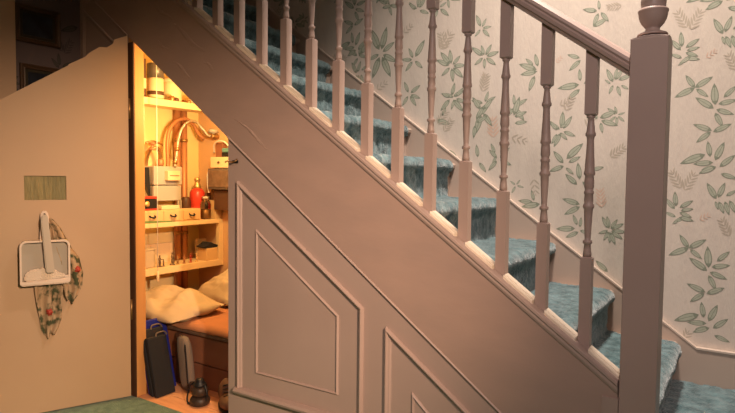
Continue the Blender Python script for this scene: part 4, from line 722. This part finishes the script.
# tin, black with red bands
t = thing('storage_tin', (-.76,.33,-.888), 'black tin with red bands lying on the left of the drawer box', 'tin')
bm = nb(); box(bm, -.79,-.732, .285,.372, -.880,-.822, bev=.004); build('tin_body', bm, BLACK, t)
bm = nb(); box(bm, -.792,-.730, .283,.374, -.8875,-.878, bev=.002); build('tin_band', bm, RED, t)
bm = nb(); box(bm, -.792,-.730,.283,.374,-.824,-.812,bev=.002); build('tin_band', bm, RED, t)
bm = nb(); lathe(bm, [(.001,0),(.016,.001),(.013,.004),(.0,.005)], -.7315,.31,-.852,14,mtx=Matrix.Rotation(PI/2,4,'Y')); build('tin_badge', bm, GOLD, t)
bm = nb(); box(bm, -.785,-.735, .405,.525, -.8875,-.865, bev=.004); build('cream_block', bm, CREAMP, None, 'cream plastic block lying on top of the drawer box', 'box')
# red spray bottle
t = thing('spray_bottle', (-.82,.735,-.955), 'red plastic bottle with gold cap at the back of the middle shelf', 'bottle')
bm = nb(); lathe(bm, [(.040,0),(.044,.006),(.044,.06),(.0415,.07),(.0415,.085),(.044,.095),(.044,.155),(.034,.172),(.018,.182)], -.822,.722,-.9545,24); build('bottle_body', bm, RED, t)
bm = nb(); lathe(bm, [(.020,0),(.022,.004),(.022,.02),(.016,.026),(.014,.044),(.019,.050),(.016,.062),(.004,.066)], -.822,.722,-.775,16); build('bottle_cap', bm, GOLD, t)
bm = nb(); lathe(bm, [(.0385,0),(.0385,.018)], -.822,.722,-.878,24); build('bottle_label', bm, REDD, t)
bm = nb(); lathe(bm, [(.026,0),(.029,.006),(.029,.10),(.026,.12),(.02,.13)], -.845,.655,-.9545,20); build('dark_bottle', bm, DARKW, None, 'dark brown bottle behind the drawer box beside the red bottle', 'bottle')
# glass jar
t = thing('glass_jar', (-.745,.742,-.955), 'clear glass jar with metal lid in front of the red bottle', 'jar')
bm = nb(); lathe(bm, [(.028,0),(.031,.005),(.031,.085),(.026,.102),(.020,.108),(.020,.12)], -.748,.722,-.9545,24); build('jar_glass', bm, GLASS, t)
bm = nb(); lathe(bm, [(.022,0),(.023,.003),(.023,.014),(.020,.017)], -.748,.722,-.836,24); build('jar_lid', bm, CHROME, t)
bm = nb(); lathe(bm, [(.024,0),(.026,.004),(.026,.05),(.022,.055)], -.748,.722,-.950,18); build('jar_contents', bm, BRASS, t)
# card box at the right of the shelf
t = thing('card_box', (-.75,.79,-.955), 'tall tan card box at the right end of the middle shelf', 'box')
bm = nb(); box(bm, -.80,-.718, .770,.820, -.9545,-.868, bev=.002); build('box_body', bm, TAN, t)
bm = nb(); box(bm, -.802,-.716, .768,.822, -.868,-.846, bev=.002); build('box_lid', bm, TAN, t)
bm = nb(); box(bm, -.86,-.81, .775,.818, -.9545,-.80, bev=.003); build('brown_carton', bm, BEDW, None, 'brown carton standing behind the tan card box', 'box')
# consumer unit on the back wall
t = thing('fuse_box', (-.62,.78,-.78), 'fuse box with cream cover over a dark grey case on the cupboard back wall', 'fuse box')
bm = nb(); box(bm, -.735,-.505, .745,.824, -.652,-.588, bev=.004); build('fuse_cover', bm, CREAMP, t)
bm = nb(); box(bm, -.745,-.500, .735,.824, -.778,-.656, bev=.004); build('fuse_case', bm, DGREY, t)
bm = nb(); box(bm, -.738,-.51, .730,.736, -.765,-.668, bev=.002); build('fuse_window', bm, TICK, t)
bm = nb(); lathe(bm, [(.007,0),(.007,.006),(.004,.008)], -.66,.744,-.62,10,mtx=Matrix.Rotation(PI/2,4,'X')); build('fuse_switch', bm, DARKW, t)
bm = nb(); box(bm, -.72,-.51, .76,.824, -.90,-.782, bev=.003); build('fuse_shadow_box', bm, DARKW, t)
for x0,x1,z0,z1,lab in ((-.79,-.748,-.68,-.60,'small brown wooden block fixed left of the fuse box, upper'),(-.815,-.775,-.80,-.70,'small brown wooden block fixed left of the fuse box, lower')):
    bm = nb(); box(bm, x0,x1,.790,.8245,z0,z1,bev=.002); build('wooden_block', bm, WOOD, None, lab, 'block', 'wooden blocks beside the fuse box')
t = thing('wall_socket', (-.62,.79,-.588), 'teal and black connector unit on top of the fuse box', 'connector')
bm = nb(); box(bm, -.67,-.58, .775,.824, -.587,-.560, bev=.003); build('socket_base', bm, BLACK, t)
bm = nb(); box(bm, -.66,-.575, .765,.824, -.560,-.535, bev=.006); build('socket_top', bm, TEALP, t)
bm = nb(); box(bm, -.74,-.675, .79,.824, -.587,-.50, bev=.006); build('junction_block', bm, BEDW, t)
bm = nb(); tube(bm, Z([(-.76,.80,-.56),(-.74,.78,-.515),(-.69,.765,-.495),(-.63,.76,-.50),(-.59,.765,-.535)],5), .0045,8); build('white_cable', bm, WHITEP, None, 'white cable looping over the top of the fuse box', 'cable')
bm = nb(); tube(bm, Z([(-.744,.75,-.66),(-.757,.745,-.69),(-.757,.745,-.76),(-.75,.75,-.80)],5), .004,8); build('grey_cable', bm, WHITEP, None, 'pale cable running down the left side of the fuse box', 'cable')

# top shelf
t = thing('paint_tin', (-.79,.40,-.29), 'pale labelled tin with grey metal lid on the top shelf', 'tin')
bm = nb(); lathe(bm, [(.040,0),(.043,.003),(.043,.115),(.040,.12)], -.795,.415,-.2895,28); build('tin_body', bm, LABEL, t)
bm = nb(); lathe(bm, [(.045,0),(.045,.075),(.042,.079)], -.795,.415,-.170,28); build('tin_lid', bm, LIDM, t)
bm = nb(); lathe(bm, [(.0437,0),(.0437,.02)], -.795,.415,-.262,28); build('tin_band', bm, DARKW, t)
t = thing('slim_bottle', (-.80,.335,-.29), 'tall slim dark brown bottle at the left end of the top shelf', 'bottle')
bm = nb(); box(bm, -.815,-.785, .318,.350, -.2895,-.075, bev=.005); build('bottle_body', bm, DARKW, t)
bm = nb(); box(bm, -.786,-.783, .320,.348, -.235,-.18, bev=.001); build('bottle_label', bm, LABEL, t)
bm = nb(); lathe(bm, [(.012,0),(.012,.024),(.009,.028)], -.80,.334,-.076,12); build('bottle_cap', bm, BLACK, t)
t = thing('cream_canister', (-.80,.53,-.29), 'wide cream canister with shallow lid on the top shelf beside the tin', 'canister')
bm = nb(); lathe(bm, [(.050,0),(.053,.004),(.053,.105),(.050,.11)], -.805,.530,-.2895,28); build('canister_body', bm, LABEL, t)
bm = nb(); lathe(bm, [(.055,0),(.055,.018),(.048,.024)], -.805,.530,-.180,28); build('canister_lid', bm, CREAMP, t)
t = thing('low_dish', (-.77,.66,-.29), 'low cream dish on the right of the top shelf', 'dish')
bm = nb(); lathe(bm, [(.03,0),(.045,.012),(.05,.026),(.046,.027),(.028,.008)], -.775,.655,-.2895,24); build('dish_body', bm, CREAMP, t)
for i,(y,h,m_) in enumerate(((.475,.028,BRASS),(.505,.020,DARKW),(.59,.018,BRASS))):
    bm = nb(); lathe(bm, [(.012,0),(.014,.003),(.014,h-.004),(.010,h)], -.735,y,-.2895,14)
    build('small_pot', bm, m_, None, ['small brass pot at the front of the top shelf, left of three','tiny dark pot at the front of the top shelf, middle of three','flat brass pot at the front of the top shelf, right of three'][i], 'pot', 'small pots on the top shelf')

# lowest shelf: boxes and little figures
bm = nb(); box(bm, -.80,-.745, .262,.372, -1.1995,-1.105, bev=.006)
tt = build('white_carton', bm, PILLOW, None, 'cream textured box at the left end of the lowest shelf', 'box')
bm = nb(); box(bm, -.802,-.743, .260,.374, -1.106,-1.096, bev=.003); build('box_lid', bm, PILLOW, tt)
bm = nb(); box(bm, -.868,-.852, .38,.565, -1.1995,-1.085, bev=.002); build('leaning_board', bm, CREAMP, None, 'cream board leaning at the back of the lowest shelf behind the figures, left', 'board')
bm = nb(); box(bm, -.868,-.852, .745,.82, -1.1995,-1.085, bev=.002); build('leaning_board', bm, CREAMP, None, 'cream board leaning at the back of the lowest shelf, right of the pipes', 'board')
def figure(y, h, kind, x=-.745):
    bm = nb(); s=h/.07
    lathe(bm, [(.014*s,0),(.014*s,.004*s),(.010*s,.006*s)], x,y,-1.1995,12)                      # base
    blob(bm, (x,y-.003*s,-1.1995+.022*s), (.005*s,.004*s,.017*s),2)                               # legs
    blob(bm, (x,y+.005*s,-1.1995+.022*s), (.005*s,.004*s,.017*s),2)
    blob(bm, (x,y,-1.1995+.044*s), (.007*s,.009*s,.013*s),2)
    blob(bm, (x,y,-1.1995+.062*s), (.0055*s,.0055*s,.0065*s),2)
    if kind == 0: tube(bm, [(x+.006,y-.008*s,-1.1995+.05*s),(x+.012,y-.016*s,-1.1995+.040*s),(x+.016,y+.012*s,-1.1995+.044*s)], .0025*s,6)
    if kind == 1: tube(bm, [(x+.004,y+.010*s,-1.1995+.01*s),(x+.004,y+.012*s,-1.1995+.078*s)], .0018*s,6)
    if kind == 2: tube(bm, [(x+.004,y-.008*s,-1.1995+.05*s),(x+.010,y-.018*s,-1.1995+.062*s)], .0028*s,6)
    return bm
FG=[(.395,.066,0,'first small dark toy figure from the left on the lowest shelf, arm across its body',TOOLM),(.420,.040,2,'short crouching dark figure second from the left on the lowest shelf',TOOLM),(.480,.075,1,'tallest dark toy figure holding a staff on the lowest shelf',TOOLM),(.515,.050,2,'brown toy figure right of the tallest one on the lowest shelf',BRASS),(.560,.050,0,'small reddish brown toy figure in front of the copper pipes',COPPER),(.605,.055,1,'dark red toy figure with a staff right of the pipes',REDD),(.650,.055,2,'pale tan toy figure at the right of the row',TAN)]
for y,h,k,l,m_ in FG: build('toy_figure', figure(y,h,k), m_, None, l, 'figure', 'toy figures on the lowest shelf')
t = thing('tan_box', (-.76,.76,-1.2), 'tan box at the right end of the lowest shelf', 'box')
bm = nb(); box(bm, -.80,-.722, .705,.79, -1.1995,-1.128, bev=.003); build('box_body', bm, TAN, t)
bm = nb()
prism(bm, [(.690,-1.118),(.725,-1.108),(.742,-1.092),(.765,-1.106),(.80,-1.114),(.79,-1.127),(.705,-1.127)], 'x', -.80,-.725, bev=.002); build('peaked_cap', bm, BLACKF, None, 'flat black peaked cap lying on the tan box on the lowest shelf', 'cap')

# pull cord and bulb
t = thing('light_pull_cord', (-.65,.31,.09), 'white pull cord hanging from the cupboard ceiling past the shelves', 'cord')
bm = nb(); tube(bm, [(-.65,.312,.12),(-.65,.312,-.5),(-.65,.312,-1.21)], .0022,6); build('cord', bm, WHITEP, t)
bm = nb(); lathe(bm, [(.003,0),(.0065,-.008),(.008,-.03),(.006,-.05),(.002,-.054)], -.65,.312,-1.205,10); build('cord_pull', bm, CREAMP, t)
BX,BY,BZ = -.24,.33,-.40
t = thing('ceiling_bulb', (BX,BY,sof(BX)), 'warm glowing bulb hanging from the sloping ceiling of the cupboard', 'lamp')
bm = nb(); lathe(bm, [(.03,-.002),(.03,-.012),(.014,-.02),(.014,-.05)], BX,BY,sof(BX)+.0,14); build('bulb_holder', bm, WHITEP, t)
bm = nb(); lathe(bm, [(.012,-.050),(.014,-.062),(.026,-.085),(.030,-.105),(.024,-.128),(.008,-.138)], BX,BY,sof(BX),20); build('bulb', bm, BULBM, t)

# ------------------------------------------------------------------ bed and things on the cupboard floor
t = thing('cot_bed', (-.1,.5,FL), 'low wooden bed with orange sheet filling the back of the cupboard', 'bed')
bm = nb(); box(bm, -.868,.62, .205,.228, -1.585,-1.455, bev=.003); build('bed_rail', bm, BEDW, t)
bm = nb(); box(bm, -.868,.62, .212,.232, FL,-1.592, bev=.003); build('bed_board', bm, BEDW, t)
bm = nb(); box(bm, -.868,.62, .232,.82, -1.49,-1.455); build('bed_base', bm, DARKW, t)
bm = nb(); box(bm, -.36,-.325, .190,.212, FL,-1.46, bev=.003); build('bed_post', bm, DARKW, t)
bm = nb(); 
NXm,NYm=60,24
vs=box(bm, -.865,.60, .185,.815, -1.452,-1.405, bev=.016)
build('mattress', bm, TICK, t)
bm = nb(); g=[]
for i in range(NXm+1):
    r=[]
    for jn in range(NYm+1):
        x=-.86+1.45*i/NXm; y=.178+.63*jn/NYm
        z=-1.398+.010*noise.noise(Vector((x*5,y*7,1)))+.005*noise.noise(Vector((x*14,y*16,4)))
        if jn==0: z=-1.425+.006*noise.noise(Vector((x*12,0,2)))
        if jn==1: z-=.004
        r.append(bm.verts.new((x,y,z)))
    g.append(r)
for A,B in zip(g,g[1:]):
    for jn in range(NYm):
        f=bm.faces.new((A[jn],B[jn],B[jn+1],A[jn+1])); f.smooth=True
sb=build('sheet', bm, SHEET, t); md=sb.modifiers.new('s','SOLIDIFY'); md.thickness=.004
def pillow(name, c, s, rz, tilt, mm, lab, cat, seed, amp=.012):
    bm = nb(); N=34; top=[];bot=[]
    M = Matrix.Rotation(rz,3,'Z') @ Matrix.Rotation(tilt,3,'X')
    for side,store in ((1,top),(-1,bot)):
        for i in range(N+1):
            row=[]
            for jn in range(N+1):
                u=i/N*2-1; v=jn/N*2-1
                th=max(0,(1-abs(u)**2.6))**.5*max(0,(1-abs(v)**2.6))**.5
                pin=1-.07*(u*u*v*v)
                px=u*s[0]*(pin); py=v*s[1]*pin
                q=Vector((u*2.4+seed,v*2.4,side*.5))
                w=amp*noise.noise(q)+amp*.55*(1-abs(noise.noise(q*2.3)))*th
                pz=side*(s[2]*th)+w*(th+.15)
                p=M@Vector((px,py,pz)); row.append(bm.verts.new(p+Vector(c)))
            store.append(row)
    for st in (top,bot):
        for A,B in zip(st,st[1:]):
            for jn in range(N):
                f=bm.faces.new((A[jn],B[jn],B[jn+1],A[jn+1])); f.smooth=True
    bmesh.ops.remove_doubles(bm, verts=bm.verts, dist=.0015)
    edge=[e for e in bm.edges if len(e.link_faces)==1]
    return build(name, bm, mm, None, lab, cat)
pillow('pillow', (-.53,.285,-1.366), (.28,.165,.050), -.10, .12, PILLOW, 'cream crumpled pillow at the left end of the bed under the shelves', 'pillow', 1, .034)
pillow('pillow', (-.40,.64,-1.325), (.24,.15,.065), -.2, .30, PILLOW, 'cream crumpled pillow against the back wall, right and rear of the other', 'pillow', 6, .042)

# flat cases leaning by the left jamb
def slab(name, x, y0,y1, z0,z1, th, lean, mm, lab, cat, parts=None, group=None):
    """upright flat case, thin in x, leaning towards -x at the top"""
    bm = nb()
    box(bm, x-th/2,x+th/2, y0,y1, z0,z1, bev=min(.006,th*.3))
    for v in bm.verts: v.co.x -= (v.co.z-z0)*lean
    return build(name, bm, mm, None, lab, cat, group)
for x,y0,y1,h,th,mm,lab in ((-.262,.004,.108,.262,.022,BLACKF,'black fabric case leaning in the cupboard doorway, outermost of the pair'),(-.290,.003,.118,.292,.022,BLACKF,'black fabric case with curved handle leaning by the jamb, inner of the pair')):
    o=slab('laptop_case', x,y0,y1, FL+.001,FL+h, th, .26, mm, lab, 'case', None, 'black cases beside the jamb')
    bm = nb(); tube(bm, Z([(x-.22*h-.004,y0+.05,FL+h-.004),(x-.22*h-.010,y0+.06,FL+h+.012),(x-.22*h-.010,y0+.10,FL+h+.012),(x-.22*h-.004,y0+.11,FL+h-.004)],4), .004,8); build('case_handle', bm, DGREY, o)
slab('blue_folder', -.318, .012,.160, FL+.001,FL+.325, .014, .25, BLUE, 'deep blue flat folder leaning behind the black cases next to the door jamb', 'folder')
bm = nb(); blob(bm, (-.225,.160,FL+.122), (.040,.022,.128), 3, .08, 2.0, power=.55)
for v in bm.verts: v.co.x -= (v.co.z-FL)*.16
gb=build('padded_bag', bm, GBAG, None, 'grey padded roll bag standing between the blue folder and the bed', 'bag')
bm = nb(); tube(bm, Z([(-.20,.135,FL+.02),(-.208,.134,FL+.12),(-.222,.136,FL+.22)],4), .003,6); build('bag_seam', bm, BLACKF, gb)
# old lantern on the floor
LX,LY=-.050,.075
t = thing('oil_lantern', (LX,LY,FL), 'old dark metal oil lantern standing on the cupboard floorboards', 'lantern')
bm = nb(); lathe(bm, [(.036,0),(.042,.003),(.044,.012),(.043,.026),(.036,.034),(.030,.038)], LX,LY,FL,24); build('lantern_tank', bm, BOOTM, t)
bm = nb(); lathe(bm, [(.026,0),(.035,.012),(.037,.024),(.034,.038),(.026,.046)], LX,LY,FL+.036,20); build('lantern_globe', bm, BOOTM, t)
bm = nb(); lathe(bm, [(.028,0),(.031,.004),(.028,.012),(.018,.020),(.020,.024),(.014,.032),(.004,.034)], LX,LY,FL+.082,20); build('lantern_chimney', bm, BLACK, t)
bm = nb(); tube(bm, Z([(LX-.034,LY,FL+.09),(LX-.050,LY-.012,FL+.075),(LX-.058,LY-.02,FL+.03),(LX-.052,LY-.026,FL+.008),(LX-.03,LY-.035,FL+.005)],5), .0035,8); build('lantern_bail', bm, BLACK, t)
for sx in (-1,1):
    bm = nb(); tube(bm, Z([(LX+sx*.040,LY,FL+.02),(LX+sx*.046,LY,FL+.055),(LX+sx*.030,LY,FL+.092)],5), .004,8); build('side_tube', bm, BLACK, t)
# pair of worn boots at the right jamb
def boot(cx,cy,rz,lab):
    t = thing('ankle_boot', (cx,cy,FL), lab, 'boot')
    M = Matrix.Rotation(rz,3,'Z')
    def tr(bm):
        for v in bm.verts: v.co = M@v.co + Vector((cx,cy,FL))
    bm = nb(); blob(bm, (0,-.045,.034),(.036,.062,.030),3,.1,2); blob(bm,(0,.025,.055),(.034,.045,.058),3,.12,2); tr(bm); build('boot_upper', bm, BROWNL, t)
    bm = nb(); blob(bm, (0,-.02,.008),(.038,.088,.009),3,power=.8); tr(bm); build('boot_sole', bm, BLACK, t)
    bm = nb()
    for k in range(4): tube(bm, [(-.018,-.052+.016*k,.060+.010*k),(0,-.056+.016*k,.066+.010*k),(.018,-.052+.016*k,.060+.010*k)], .003,6)
    tr(bm); build('boot_lace', bm, BLACK, t)
boot(.060,.130,.9,'worn brown ankle boot lying by the right side of the cupboard opening')

# ------------------------------------------------------------------ lights
def light(name, ty, loc, energy, col, size=.1, target=None, spot=None, blend=.3):
    l = bpy.data.lights.new(name, ty); l.energy=energy; l.color=col
    o = bpy.data.objects.new(name, l); C.objects.link(o); o.location=loc
    if ty in('POINT','SPOT'): l.shadow_soft_size=size
    if ty=='AREA': l.size=size
    if target is not None: o.rotation_euler=(Vector(target)-Vector(loc)).to_track_quat('-Z','Y').to_euler()
    if ty=='SPOT': l.spot_size=math.radians(spot); l.spot_blend=blend
    return o
light('bulb_light','POINT',(BX,BY,BZ),24,(1,.68,.29),.03)
light('stair_lamp','SPOT',(1.50,.14,1.7),440,(1,.86,.74),.14,(1.36,.40,-1.2),84,.95)
light('hall_lamp','SPOT',(3.2,-1.7,.0),500,(1,.68,.44),.05,(-.25,-.1,-1.34),41,.9)
light('added_front_fill','SPOT',(2.3,-2.3,.7),120,(1,.82,.77),.25,(1.35,0,-.75),50,1)  # unseen fill added to lift the newel and baluster fronts

w = bpy.data.worlds.new('World'); bpy.context.scene.world = w; w.use_nodes=True
w.node_tree.nodes['Background'].inputs[0].default_value=(.55,.45,.42,1); w.node_tree.nodes['Background'].inputs[1].default_value=.03

# lift everything so the hall floor lies at z = 0
for o in list(bpy.data.objects):
    if o.parent is None: o.location.z -= FL
# ------------------------------------------------------------------ camera
cam = bpy.data.cameras.new('Camera'); co = bpy.data.objects.new('Camera', cam); C.objects.link(co)
cam.sensor_width=36; cam.lens=579.1529/735*36; cam.clip_start=.02
r=Vector((0.83655499,0.54777518,0.0108672)); u=Vector((-0.03659037,0.03606774,0.99867926)); f=Vector((-0.54665976,0.83584775,-0.05021595))
co.matrix_world = Matrix(((r.x,u.x,-f.x,1.93122827),(r.y,u.y,-f.y,-1.62245519),(r.z,u.z,-f.z,-0.697758-FL),(0,0,0,1)))
sc=bpy.context.scene; sc.camera=co
sc.view_settings.view_transform='Standard'; sc.view_settings.look='None'; sc.view_settings.gamma=1; sc.view_settings.use_curve_mapping=False
sc.view_settings.exposure=0
